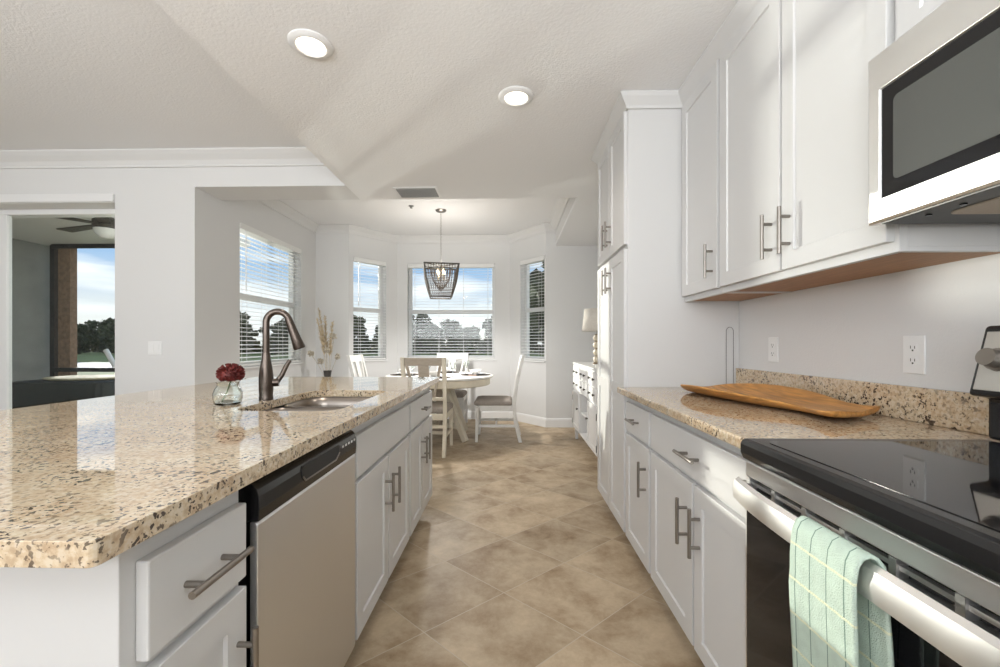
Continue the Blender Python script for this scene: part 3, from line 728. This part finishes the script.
for k in range(240):
    u_ = random.uniform(-.75, 1); a = random.uniform(0, 2 * PI); s_ = math.sqrt(1 - u_ * u_)
    d = Vector((s_ * math.cos(a), s_ * math.sin(a), u_)); p0 = cc + Vector((d.x * .030, d.y * .030, d.z * .024)); p1 = cc + Vector((d.x * .049, d.y * .049, d.z * .039 + .003))
    tn = d.cross(Vector((random.gauss(0, 1), random.gauss(0, 1), random.gauss(0, 1)))).normalized() * .005
    b.rings([[p0 + tn, p0 - tn, p0 + d.cross(tn) * .4], [p1 + tn * .7 + d * .001, p1 - tn * .7, p1 + d.cross(tn) * .4 + tn * .8]])
b.build('bloom', 'red', r)

# ------------------------------------------------------------------ ceiling fittings
def downlight():
    r = thing('recessed_light', '', 'ceiling light')
    t_ = MB(); t_.lathe([(.062, -.002), (.062, -.010), (.066, -.014), (.084, -.012), (.095, -.004), (.095, -.0005)], (0, 0, 0), 40, False); t_.build('trim_ring', 'trim', r, smooth=True)
    MB().lathe([(.0, -.009), (.0615, -.009), (.0615, -.003), (.0, -.003)], (0, 0, 0), 40, False).build('diffuser', 'disc', r)
    return r
dl = downlight()
for i, (x_, y_, lb) in enumerate(((-.892, 1.862, 'lit round recessed light nearer the camera above the island'), (.033, 2.28, 'lit round recessed light farther back above the aisle'))):
    o = dl if i == 0 else copy_tree(dl)
    o.location = (x_, y_, KC); o['label'] = lb; o['group'] = 'recessed kitchen ceiling lights'
    lamp('downlight_lamp', 'SPOT', (x_, y_, KC - .02), (x_, y_, 0), 20, (1, .91, .82), spot_size=2.4, spot_blend=.8, shadow_soft_size=.06)
r = thing('air_vent', 'grey louvred air vent in the kitchen ceiling', 'vent', (-.81, 3.70, KC))
MB().box(-1.005, -.625, 3.575, 3.825, KC - .006, KC - .0005).build('frame', 'trim', r, bevel=.002)
b = MB()
b.box(-.985, -.645, 3.595, 3.805, KC - .0085, KC - .0065)
for k in range(9): b.box(-.985, -.645, 3.602 + k * .0235, 3.611 + k * .0235, KC - .013, KC - .0085)
b.build('louvres', 'vent', r)
o = MB().lathe([(.0, -.028), (.016, -.028), (.016, -.022), (.008, -.02), (.008, -.012), (.03, -.006), (.032, -.0005), (0, -.0005)], (-1.17, 4.95, HC), 20, False).build('fire_sprinkler', 'vent', loc=(-1.17, 4.95, HC), smooth=True)
tag(o, 'small round fire sprinkler in the nook ceiling', 'sprinkler')

# pendant
pc = Vector((-.845, 5.12, 0)); zt, zb = 2.095, 1.71
r = thing('pendant_chandelier', 'square tapered beaded pendant chandelier hanging over the round table', 'pendant', (pc.x, pc.y, HC))
MB().lathe([(.0, HC - .028), (.02, HC - .028), (.055, HC - .018), (.066, HC - .006), (.066, HC - .0005), (.0, HC - .0005)], (pc.x, pc.y, 0), 28, False).build('canopy', 'nickel', r, smooth=True)
b = MB(); z_ = HC - .03; k = 0
while z_ > zt + .02:
    n_ = 10; dx, dy = (.008, 0) if k % 2 else (0, .008)
    b.rings([[(pc.x + dx * math.cos(2 * PI * i / n_) + .0015 * math.cos(j * PI / 2) * (1 if dx else 0) + (0 if dx else .0015 * math.sin(j * PI / 2)), pc.y + dy * math.cos(2 * PI * i / n_) + .0015 * math.sin(j * PI / 2) * (1 if dx else 0) + (0 if not dy else .0015 * math.cos(j * PI / 2)), z_ - .012 + .014 * math.sin(2 * PI * i / n_)) for j in range(4)] for i in range(n_)], close=True)
    z_ -= .022; k += 1
b.build('chain', 'nickel', r)
rot = math.radians(12); hw_t, hw_b = .205, .125
def sq(h, z_, k): a = rot + PI / 4 + k * PI / 2; return Vector((pc.x + h * math.sqrt(2) * math.cos(a), pc.y + h * math.sqrt(2) * math.sin(a), z_))
b = MB()
for h, z_, rr in ((hw_t, zt, .008), (hw_b, zb, .008), (hw_t * .99, zt - .05, .004)):
    for k in range(4): b.tube([sq(h, z_, k), sq(h, z_, k + 1)], rr, 8)
for k in range(4): b.tube([sq(hw_t, zt, k), sq(hw_b * 1.12, zb + .05, k), sq(hw_b, zb, k)], .006, 8)
for k in range(2): b.tube([sq(hw_t, zt, k), sq(hw_t, zt, k + 2)], .005, 8)
b.tube([(pc.x, pc.y, zt + .03), (pc.x, pc.y, zt - .16)], .007, 8); b.build('frame', 'wire', r)
bd = MB()
def bead(p, rr):
    bd.rings([[p + Vector((rr * math.sin(t_) * math.cos(2 * PI * i / 6), rr * math.sin(t_) * math.sin(2 * PI * i / 6), rr * math.cos(t_))) for i in range(6)] for t_ in (.5, PI / 2, PI - .5)])
for k in range(4):
    for i in range(13):
        f_ = (i + .5) / 13
        top = sq(hw_t, zt, k).lerp(sq(hw_t, zt, k + 1), f_); bot = sq(hw_b, zb, k).lerp(sq(hw_b, zb, k + 1), f_)
        for j in range(20):
            g_ = (j + .5) / 20; p = top.lerp(bot, g_); bow = math.sin(g_ * PI) * .02; d = (p - Vector((pc.x, pc.y, p.z))).normalized(); bead(p + d * bow, .0078)
bs = bd.build('bead_strands', 'bead', r)
bd = MB()
for i in range(18):
    a = 2 * PI * i / 18
    for j in range(14):
        g_ = j / 13; rr = .11 * (1 - g_ ** 2) + .012; bead(Vector((pc.x + rr * math.cos(a), pc.y + rr * math.sin(a), zt - .05 - g_ * .25)), .007)
bd.build('inner_bead_bowl', 'bead', r)
for i in range(4):
    a = PI / 4 + i * PI / 2; x_, y_ = pc.x + .05 * math.cos(a), pc.y + .05 * math.sin(a)
    MB().lathe([(.009, zt - .17), (.009, zt - .10)], (x_, y_, 0), 10).build('candle_sleeve', 'plate', r)
    MB().lathe([(.004, zt - .10), (.013, zt - .08), (.010, zt - .06), (.001, zt - .04)], (x_, y_, 0), 12).build('bulb', 'bulb', r, smooth=True)
lamp('pendant_lamp', 'SPOT', (pc.x, pc.y, zb - .012), (pc.x, pc.y, 0), 84, (1, .97, .93), spot_size=math.radians(176), spot_blend=.75, shadow_soft_size=.08)
lamp('pendant_glow', 'POINT', (pc.x, pc.y, zt - .09), (pc.x, pc.y, 0), 1.6, (1, .72, .42), shadow_soft_size=.03)
lamp('pendant_uplight', 'SPOT', (pc.x, pc.y, zt + .012), (pc.x, pc.y, 5), 14, (1, .95, .88), spot_size=math.radians(168), spot_blend=.4, shadow_soft_size=.1)

# ------------------------------------------------------------------ dining set
tc_ = Vector((-.855, 5.14, 0))
r = thing('dining_table', 'round cream pedestal dining table set in the bay window nook', 'table', tc_)
MB().lathe([(.0, .735), (.635, .735), (.652, .742), (.655, .752), (.652, .760), (.64, .764), (.0, .764)], tc_, 56, False).build('tabletop', 'chairwhite', r, smooth=True)
MB().lathe([(.55, .65), (.60, .65), (.612, .66), (.612, .734), (.55, .734)], tc_, 56, False).build('apron', 'cream', r, smooth=True)
MB().lathe([(.0, .62), (.13, .62), (.13, .734), (0, .734)], tc_, 24, False).build('top_block', 'cream', r)
MB().lathe([(.045, .12), (.06, .14), (.045, .2), (.055, .4), (.045, .55), (.07, .62)], tc_, 20).build('pedestal', 'taupe', r, smooth=True)
for k in range(4):
    a = math.radians(-32 + 90 * k); d = Vector((math.cos(a), math.sin(a), 0))
    for s_ in (-1, 1):
        sd = Vector((-d.y, d.x, 0)) * .05 * s_
        if s_ < 0: leg = MB().bar(tc_ + d * .10 + sd + Vector((0, 0, .64)), tc_ + d * .43 + sd + Vector((0, 0, .012)), .026, .034).build('leg', 'cream', r, bevel=.004)
    MB().bar(tc_ + d * .03 + Vector((0, 0, .16)), tc_ + d * .33 + Vector((0, 0, .16)), .02, .028).build('stretcher', 'cream', r, bevel=.003)

def chair(label, frame, backm, loc, rz):
    r = thing('dining_chair', label, 'chair')
    W, D, sh = .225, .235, .42
    for s_ in (-1, 1):
        MB().bar((s_ * (W - .02), D - .02, sh), (s_ * (W - .015), D - .01, .001), .021, .021, .015, .015).build('leg', frame, r, bevel=.003)
        b = MB(); pts = [(s_ * (W - .02), -D - .05, .001), (s_ * (W - .02), -D + .01, .25), (s_ * (W - .02), -D + .02, .46), (s_ * (W - .018), -D - .02, .75), (s_ * (W - .016), -D - .085, 1.01)]
        rs = []
        for x_, y_, z_ in pts: rs.append([(x_ - .019, y_ - .02, z_), (x_ + .019, y_ - .02, z_), (x_ + .019, y_ + .02, z_), (x_ - .019, y_ + .02, z_)])
        b.rings(rs); b.build('leg', frame, r, bevel=.003)
        MB().bar((s_ * (W - .02), D - .03, .19), (s_ * (W - .02), -D + .01, .19), .009, .016).build('side_stretcher', frame, r, bevel=.002)
    MB().bar((-W + .03, .0, .19), (W - .03, .0, .19), .009, .016).build('cross_stretcher', frame, r, bevel=.002)
    MB().bar((-W + .03, -D + .0, .30), (W - .03, -D + .0, .30), .009, .016).build('rear_stretcher', frame, r, bevel=.002)
    b = MB(); b.box(-W + .04, W - .04, D - .03, D - .01, .365, .428).box(-W + .04, W - .04, -D + .0, -D + .03, .365, .428).box(-W + .01, -W + .03, -D + .041, D - .042, .365, .428).box(W - .03, W - .01, -D + .041, D - .042, .365, .428); b.build('seat_frame', frame, r, bevel=.003)
    c = MB(); secs = []
    for ins, z_ in ((.012, .4285), (.0, .44), (.0, .463), (.012, .483), (.05, .496), (.12, .50)): secs.append([(x_, y_, z_) for x_, y_ in rrect(-W - .005 + ins, W + .005 - ins, -D + .045 + ins, D + .02 - ins, .03)])
    c.rings(secs); c.build('cushion', 'cushion', r, smooth=True)
    def by(z_): return -D + .02 - .042 * max(0, (z_ - .46) / .29) if z_ < .75 else -D - .02 - .065 * (z_ - .75) / .26
    def plank(x0, x1, z0, z1, x2=None, x3=None):
        x2 = x0 if x2 is None else x2; x3 = x1 if x3 is None else x3; q = MB(); rs = []; n = 6
        for i in range(n + 1):
            f_ = i / n; z_ = z0 + (z1 - z0) * f_; y_ = by(z_); a, c_ = x0 + (x2 - x0) * f_, x1 + (x3 - x1) * f_
            rs.append([(a, y_ - .009, z_), (c_, y_ - .009, z_), (c_, y_ + .009, z_), (a, y_ + .009, z_)])
        q.rings(rs); return q
    plank(-W + .036, W - .036, .925, 1.005).build('top_rail', backm, r, bevel=.004)
    plank(-W + .041, W - .041, .565, .60).build('lower_rail', frame, r, bevel=.003)
    plank(-.055, .055, .601, .924).build('splat', backm, r, bevel=.003)
    for s_ in (-1, 1):
        x0, x1 = sorted((s_ * .085, s_ * .11)); x2, x3 = sorted((s_ * .155, s_ * .183)); plank(x0, x1, .601, .924, x2, x3).build('slat', backm, r, bevel=.002)
    r.location = loc; r.rotation_euler = (0, 0, rz); r['group'] = 'dining chairs around the round table'
    return r
chair('cream dining chair nearest the kitchen, seen from behind at the island end', 'cream', 'taupe', (-.87, 4.50, 0), 0)  # darker back: the shade of its backlit side is put into the colour
chair('white dining chair with taupe cushion standing sideways right of the table', 'chairwhite', 'chairwhite', (-.165, 5.09, 0), PI / 2)
chair('white dining chair on the window side behind the table, facing the kitchen', 'chairwhite', 'chairwhite', (-.84, 5.82, 0), PI)
chair('white dining chair left of the table, showing only its back above the island', 'chairwhite', 'chairwhite', (-1.60, 5.15, 0), -PI / 2)

spots = ((0, 'near the kitchen side'), (90, 'on the right side'), (180, 'on the window side'), (270, 'on the left side'))
def first_or_copy(protos, key, make):
    if key in protos: return copy_tree(protos[key])
    protos[key] = make(); return protos[key]
PR = {}
def mk_mat(): return MB().lathe([(0, 0), (.185, 0), (.185, .004), (0, .004)], (0, 0, 0), 36, False).build('placemat', 'mat')
def mk_plate(): return MB().lathe([(0, 0), (.07, 0), (.075, .004), (.13, .016), (.132, .018), (.128, .018), (.072, .007), (0, .006)], (0, 0, 0), 36, False).build('plate', 'china', smooth=True)
def mk_bowl(): return MB().lathe([(0, 0), (.035, 0), (.04, .006), (.07, .035), (.078, .055), (.074, .055), (.066, .036), (.036, .008), (0, .007)], (0, 0, 0), 32, False).build('bowl', 'china', smooth=True)
def mk_glass():
    g = MB().lathe([(0, 0), (.032, 0), (.032, .002), (.005, .006), (.004, .07), (.012, .08), (.034, .105), (.038, .135), (.033, .17), (.0315, .17), (.036, .135), (.032, .107), (.01, .083), (0, .082)], (0, 0, 0), 28, False).build('wine_glass', 'glass', smooth=True)
    return g
for ang, where in spots:
    a = math.radians(ang - 90); d = Vector((math.cos(a), math.sin(a), 0)); sdv = Vector((-d.y, d.x, 0)); p = tc_ + d * .43
    for key, mk, z_, off, lb, cat, grp in (('m', mk_mat, .7645, (0, 0), 'dark round placemat on the dining table ', 'placemat', 'dark placemats'), ('p', mk_plate, .769, (0, 0), 'white plate under a bowl on the table ', 'plate', 'white plates'),
                                ('b', mk_bowl, .7765, (0, 0), 'small white bowl on a plate on the table ', 'bowl', 'white bowls'), ('g', mk_glass, .7645, (-.13, .13), 'clear stemmed glass on the table ', 'glass', 'stemmed glasses')):
        o = first_or_copy(PR, key, mk); q = p + d * off[0] + sdv * off[1] * 1.5
        o.location = (q.x, q.y, z_); tag(o, lb + where, cat, grp)
    if ang in (90,):
        b = MB(); b.rings([[(p.x - .02 + x_ - .1 * sdv.x, p.y + y_ - .23 * sdv.y * 0 - .19, z_) for x_, y_ in rrect(-.05, .05, -.03, .03, .012)] for z_ in (.7655, .775, .779)])
        tag(b.build('napkin', 'napkin', loc=(p.x, p.y - .19, .7655), bevel=.003), 'folded blush napkin at the right side of the dining table', 'napkin')

# ------------------------------------------------------------------ sideboard and lamp
r = thing('sideboard', 'white sideboard with small drawers and an open niche beyond the pantry', 'sideboard', (.98, 4.41, 0))
sx, y0, y1 = .775, 3.69, 5.12
MB().box(sx - .012, 1.215, y0 - .015, y1 + .015, .90, .925).build('top', 'trim', r, bevel=.004)
ya, yb = y0 + .47, y1 - .47
MB().box(sx, 1.20, y0, y1, .60, .899).box(sx, 1.20, y0, ya, .14, .60).box(sx, 1.20, yb, y1, .14, .60).box(1.17, 1.20, ya, yb, .14, .60).box(sx, 1.20, ya, yb, .14, .165).build('case', 'trim', r, bevel=.002)
MB().box(sx + .01, 1.169, ya + .001, yb - .001, .375, .395).build('niche_shelf', 'trim', r)
for x_ in (sx + .03, 1.17):
    for y_ in (y0 + .03, y1 - .03): MB().bar((x_, y_, .139), (x_, y_, .001), .022, .022, .016, .016).build('leg', 'trim', r, bevel=.002)
for k in range(3):
    c0 = y0 + .01 + k * (y1 - y0 - .02) / 3; c1 = c0 + (y1 - y0 - .02) / 3 - .012
    for z0, z1 in ((.615, .745), (.757, .887)):
        d = MB().box(sx - .012, sx - .0005, c0 + .006, c1, z0, z1).build('drawer', 'trim', r, bevel=.002)
        for y_ in ((c0 + c1) / 2 - .1, (c0 + c1) / 2 + .1):
            MB().tube([(sx - .012, y_, (z0 + z1) / 2), (sx - .022, y_, (z0 + z1) / 2), (sx - .024, y_, (z0 + z1) / 2), (sx - .034, y_, (z0 + z1) / 2)], [.006, .006, .013, .011], 12).build('knob', 'wire', d, smooth=True)
for c0, c1, hy in ((y0 + .012, ya - .012, ya - .05), (yb + .012, y1 - .012, yb + .05)):
    d = MB().shaker('x', sx - .018, -1, c0, c1, .16, .59, .0175, .045).build('door', 'trim', r)
    MB().tube([(sx - .018, hy, .42), (sx - .028, hy, .42), (sx - .030, hy, .42), (sx - .040, hy, .42)], [.006, .006, .013, .011], 12).build('knob', 'wire', d, smooth=True)
    hg = y0 + .012 if hy < 4.4 else y1 - .012
    for z_ in (.22, .50): MB().box(sx - .021, sx - .016, hg - .004, hg + .010, z_ - .03, z_ + .03).build('hinge', 'wire', d)
lc = (.955, 4.62)
r = thing('table_lamp', 'stacked cream ceramic table lamp with white drum shade on the sideboard', 'lamp', (*lc, .9255))
MB().lathe([(.0, .9257), (.05, .9257), (.05, .94), (.0, .94)], (*lc, 0), 24, False).build('base', 'ceramicdark', r, smooth=True)
for k in range(4):
    z_ = .94 + k * .078
    MB().lathe([(.022, z_), (.038, z_ + .01), (.046, z_ + .036), (.038, z_ + .062), (.022, z_ + .068)], (*lc, 0), 24).build('ceramic_ball', 'ceramic', r, smooth=True)
    MB().lathe([(.024, z_ + .0685), (.028, z_ + .073), (.024, z_ + .0775)], (*lc, 0), 24).build('band', 'ceramicdark', r, smooth=True)
MB().lathe([(.006, 1.252), (.006, 1.40)], (*lc, 0), 10).build('neck', 'nickel', r)
o = MB().lathe([(.165, 1.285), (.140, 1.527)], (*lc, 0), 36, False).build('lamp_shade', 'shade', r, smooth=True)
md = o.modifiers.new('solid', 'SOLIDIFY'); md.thickness = .004

# dried arrangement in the nook corner
fv = (-2.36, 5.38)
o = MB().lathe([(0, .001), (.09, .001), (.12, .06), (.13, .2), (.10, .42), (.055, .62), (.04, .72), (.052, .80), (.047, .80), (.035, .72), (.03, .6), (0, .55)], (*fv, 0), 30, False).build('floor_vase', 'darkpot', smooth=True, loc=(*fv, 0))
tag(o, 'tall dark floor vase in the nook corner left of the bay', 'vase')
def plume(i, lean, az, ztop):
    r = thing('pampas_plume', 'tall tan dried pampas plume standing in the dark floor vase', 'dried plant', (fv[0], fv[1], .70), 'pampas plumes in the floor vase')
    dx, dy = lean * math.cos(az), lean * math.sin(az)
    def at(f_): return Vector((fv[0] + .012 * math.cos(az) + dx * f_ ** 1.5, fv[1] + .012 * math.sin(az) + dy * f_ ** 1.5, .66 + (ztop - .66) * f_))
    MB().tube([at(k / 8) for k in range(9)], .003, 6).build('stem', 'dried', r)
    b = MB()
    for k in range(150):
        f_ = random.uniform(.42, 1.0); p = at(f_); a = random.uniform(0, 2 * PI); l_ = .07 * (1.15 - f_) + .02
        d = Vector((math.cos(a) * .5, math.sin(a) * .5, 1.2)).normalized() * l_; b.tube([p, p + d * .6, p + d + Vector((math.cos(a), math.sin(a), -.3)) * .012], [.003, .003, .0008], 4)
    b.build('plume', 'plume', r)
for i, (l_, az, zt_) in enumerate(((.10, 3.2, 1.60), (.07, 2.4, 1.50), (.05, .3, 1.42), (.12, 3.9, 1.46))): plume(i, l_, az, zt_)
def seedhead(lean, az, ztop):
    r = thing('dried_bloom_stem', 'short pale dried seed head on a stem in the dark floor vase', 'dried plant', (fv[0], fv[1], .70), 'dried seed heads in the floor vase')
    e_ = Vector((fv[0] + lean * math.cos(az), fv[1] + lean * math.sin(az), ztop)); s_ = Vector((fv[0] + .015 * math.cos(az), fv[1] + .015 * math.sin(az), .68))
    MB().tube([s_, s_.lerp(e_, .5) + Vector((0, 0, .02)), e_], .003, 6).build('stem', 'dried', r)
    b = MB()
    for k in range(26):
        d = Vector((random.gauss(0, 1), random.gauss(0, 1), random.gauss(0, 1))).normalized(); b.tube([e_, e_ + d * .03, e_ + d * .045], [.006, .012, .003], 5)
    b.build('seed_head', 'dried', r)
for l_, az, z_ in ((.20, 3.5, 1.02), (.08, .2, 1.24), (.12, .5, .98), (.09, 3.2, .92), (.06, 5.0, 1.06)): seedhead(l_, az, z_)

# ------------------------------------------------------------------ lanai and outdoors
struct(MB().box(-80, 80, 7.2, 140, -.20, -.15).box(-80, -9, -4, 7.2, -.20, -.15).build('ground_lawn', 'grass'))
struct(MB().box(-9, LX - .17, 3.7, 7.2, -.05, -.002).build('floor_lanai', 'slab'))
struct(MB().box(-9, -3.95, 3.85, 6.3, 2.62, 2.72).build('ceiling_lanai', 'trim'))
struct(MB().box(-7.2, -6.95, 3.85, 6.29, 0, 2.619).build('wall_lanai', 'stucco'))
struct(MB().box(-80, -12, 19, 28, -.149, -.14).build('ground_road', 'road'))
o = MB().prism([(-6.74, 6.10), (-6.55, 6.10), (-6.55, 6.21), (-6.74, 6.21)], 0, 2.62).build('lanai_column', 'column', bevel=.01, loc=(-6.6, 6.22, 0))
tag(o, 'tan textured column at the corner of the lanai seen through the sliding door', 'column')
r = thing('screen_frame', 'dark metal screen frame with mid rail closing off the lanai', 'screen', (-4.7, 6.2, 0))
MB().box(-6.86, -6.79, 6.10, 6.16, 0, 2.62).build('post', 'screen', r)
MB().box(-6.78, -4.05, 6.05, 6.09, .73, .79).build('mid_rail', 'screen', r)
MB().box(-4.05, -4.0, 6.05, 6.09, 0, 2.62).build('post', 'screen', r)
MB().box(-6.78, -4.05, 6.05, 6.09, 2.56, 2.62).build('top_rail', 'screen', r)
o = MB().tube([(-6.35, 6.45, 1.05), (-5.75, 6.45, .0)], .035, 10).build('leaning_pole', 'plate', loc=(-6.0, 6.45, 0)); tag(o, 'pale pole leaning outside the lanai screen by the column', 'pole')
cf = Vector((-4.42, 4.50, 2.40))
r = thing('ceiling_fan', 'dark brown ceiling fan with opal light hanging in the lanai', 'ceiling fan', (cf.x, cf.y, 2.62))
MB().lathe([(.0, .0), (.10, .0), (.12, .03), (.12, .09), (.06, .13), (.02, .135), (.02, .219), (0, .219)], cf, 24, False).build('motor', 'fan', r, smooth=True)
MB().lathe([(.0, -.10), (.05, -.095), (.10, -.05), (.115, -.002), (0, -.002)], cf, 24, False).build('light_globe', 'opal', r, smooth=True)
for k in range(5):
    a = math.radians(20 + 72 * k); d = Vector((math.cos(a), math.sin(a), 0)); MB().bar(cf + d * .11 + Vector((0, 0, .05)), cf + d * .72 + Vector((0, 0, .045)), .05, .006, .075, .006).build('blade', 'fan', r, bevel=.004)
r = thing('patio_table', 'low patio table under a dark draped cover on the lanai', 'table', (-4.95, 4.85, 0))
b = MB(); secs = []
for ins, z_, wv in ((-.06, .02, .02), (-.03, .35, .012), (0, .66, .005), (.015, .715, 0), (.05, .73, 0)):
    ring = rrect(-5.55 + ins, -4.45 - ins, 4.45 + ins, 5.2 - ins, .08, 6); secs.append([(x_ + wv * math.sin(i * 1.9), y_ + wv * math.cos(i * 2.3), z_) for i, (x_, y_) in enumerate(ring)])
b.rings(secs); b.build('cover', 'cover', r, smooth=True)
b = MB(); b.lathe([(0, .7305), (.30, .7305), (.33, .745), (.32, .76), (0, .77)], (0, 0, 0), 28, False)
for v_ in b.bm.verts: v_.co.x = v_.co.x * 1.35 - 4.98; v_.co.y = v_.co.y * .9 + 4.84
tag(b.build('cover_sheen', 'tan', loc=(-4.98, 4.84, .7305), smooth=True), 'flat tan oval painting the sky sheen on the covered patio table', 'cushion')  # oval added in place of the sky's reflection on the cover top

def make_tree(kind, m):
    r = thing('tree', '', 'tree'); rnd = random.Random(kind * 11 + 3)
    H_ = 6.0
    MB().tube([(0, 0, 0), (.1, 0, 1.5), (-.05, .1, 3.2), (.05, 0, 4.6)], [.22, .17, .13, .05], 8).build('trunk', 'bark', r)
    b = MB(); cl = []
    for k in range(22): cl.append((Vector((max(-1.4, min(1.4, rnd.gauss(0, .9))), max(-1.2, min(1.2, rnd.gauss(0, .8))), rnd.uniform(.5, H_ - .7))), rnd.uniform(.55, 1.0)))
    for c, rr in cl:
        for j in range(120):
            d = Vector((rnd.gauss(0, 1), rnd.gauss(0, 1), rnd.gauss(0, .8))).normalized() * rr * rnd.uniform(.5, 1.05); p = c + d
            u_ = Vector((rnd.gauss(0, 1), rnd.gauss(0, 1), rnd.gauss(0, 1))).normalized(); v2 = u_.cross(Vector((rnd.gauss(0, 1), rnd.gauss(0, 1), rnd.gauss(0, 1)))).normalized(); s_ = rnd.uniform(.15, .32)
            b.face([b.v(p + u_ * s_), b.v(p + v2 * s_ * .7), b.v(p - u_ * s_), b.v(p - v2 * s_ * .7)])
    b.build('crown', m, r); return r
trs = [make_tree(0, 'leaf'), make_tree(1, 'leaf2'), make_tree(2, 'leaf')]
used = set()
rnd = random.Random(5)
def put_tree(x_, y_, sc, k, label='dark leafy tree in the distant treeline beyond the lawn', group='distant treeline trees'):
    o = copy_tree(trs[k]) if k in used else trs[k]; used.add(k)
    o.location = (x_, y_, -.16); o.scale = (sc, sc, sc * rnd.uniform(.85, 1.1)); o.rotation_euler = (0, 0, rnd.uniform(0, 6.28)); tag(o, label, 'tree', group)
for row in range(2):
    for i in range(20):
        put_tree(-66 + i * 4.7 + row * 2.3 + rnd.uniform(-.4, .4), 50 + row * 6 + rnd.uniform(-1, 1), rnd.uniform(.62, .86) + row * .08, (i + row) % 3)
for i in range(11): put_tree(-50 - i * 4.6 + rnd.uniform(-.4, .4), 43 - i * 1.6 + rnd.uniform(-1, 1), rnd.uniform(.7, .95), i % 3)
b = MB()
for k in range(9000):
    x_ = rnd.uniform(-66, 28); h_ = 1.25 + .5 * math.sin(x_ * .9) + .35 * math.sin(x_ * 2.3 + 1)
    p = Vector((x_, 61 + rnd.uniform(-.8, .8), -.15 + h_ * 1.5 * rnd.random() ** .8))
    u_ = Vector((rnd.gauss(0, 1), rnd.gauss(0, 1), rnd.gauss(0, 1))).normalized(); v2 = u_.cross(Vector((rnd.gauss(0, 1), rnd.gauss(0, 1), rnd.gauss(0, 1)))).normalized(); s_ = rnd.uniform(.2, .45)
    b.face([b.v(p + u_ * s_), b.v(p + v2 * s_ * .7), b.v(p - u_ * s_), b.v(p - v2 * s_ * .7)])
tag(b.build('undergrowth', 'leaf2', loc=(-19, 61, -.15)), 'continuous dense green undergrowth closing the far edge of the lawn', 'undergrowth', kind='stuff')
put_tree(2.1, 11.0, 1.0, 0, 'tall loose tree close behind the right angled bay window', None)
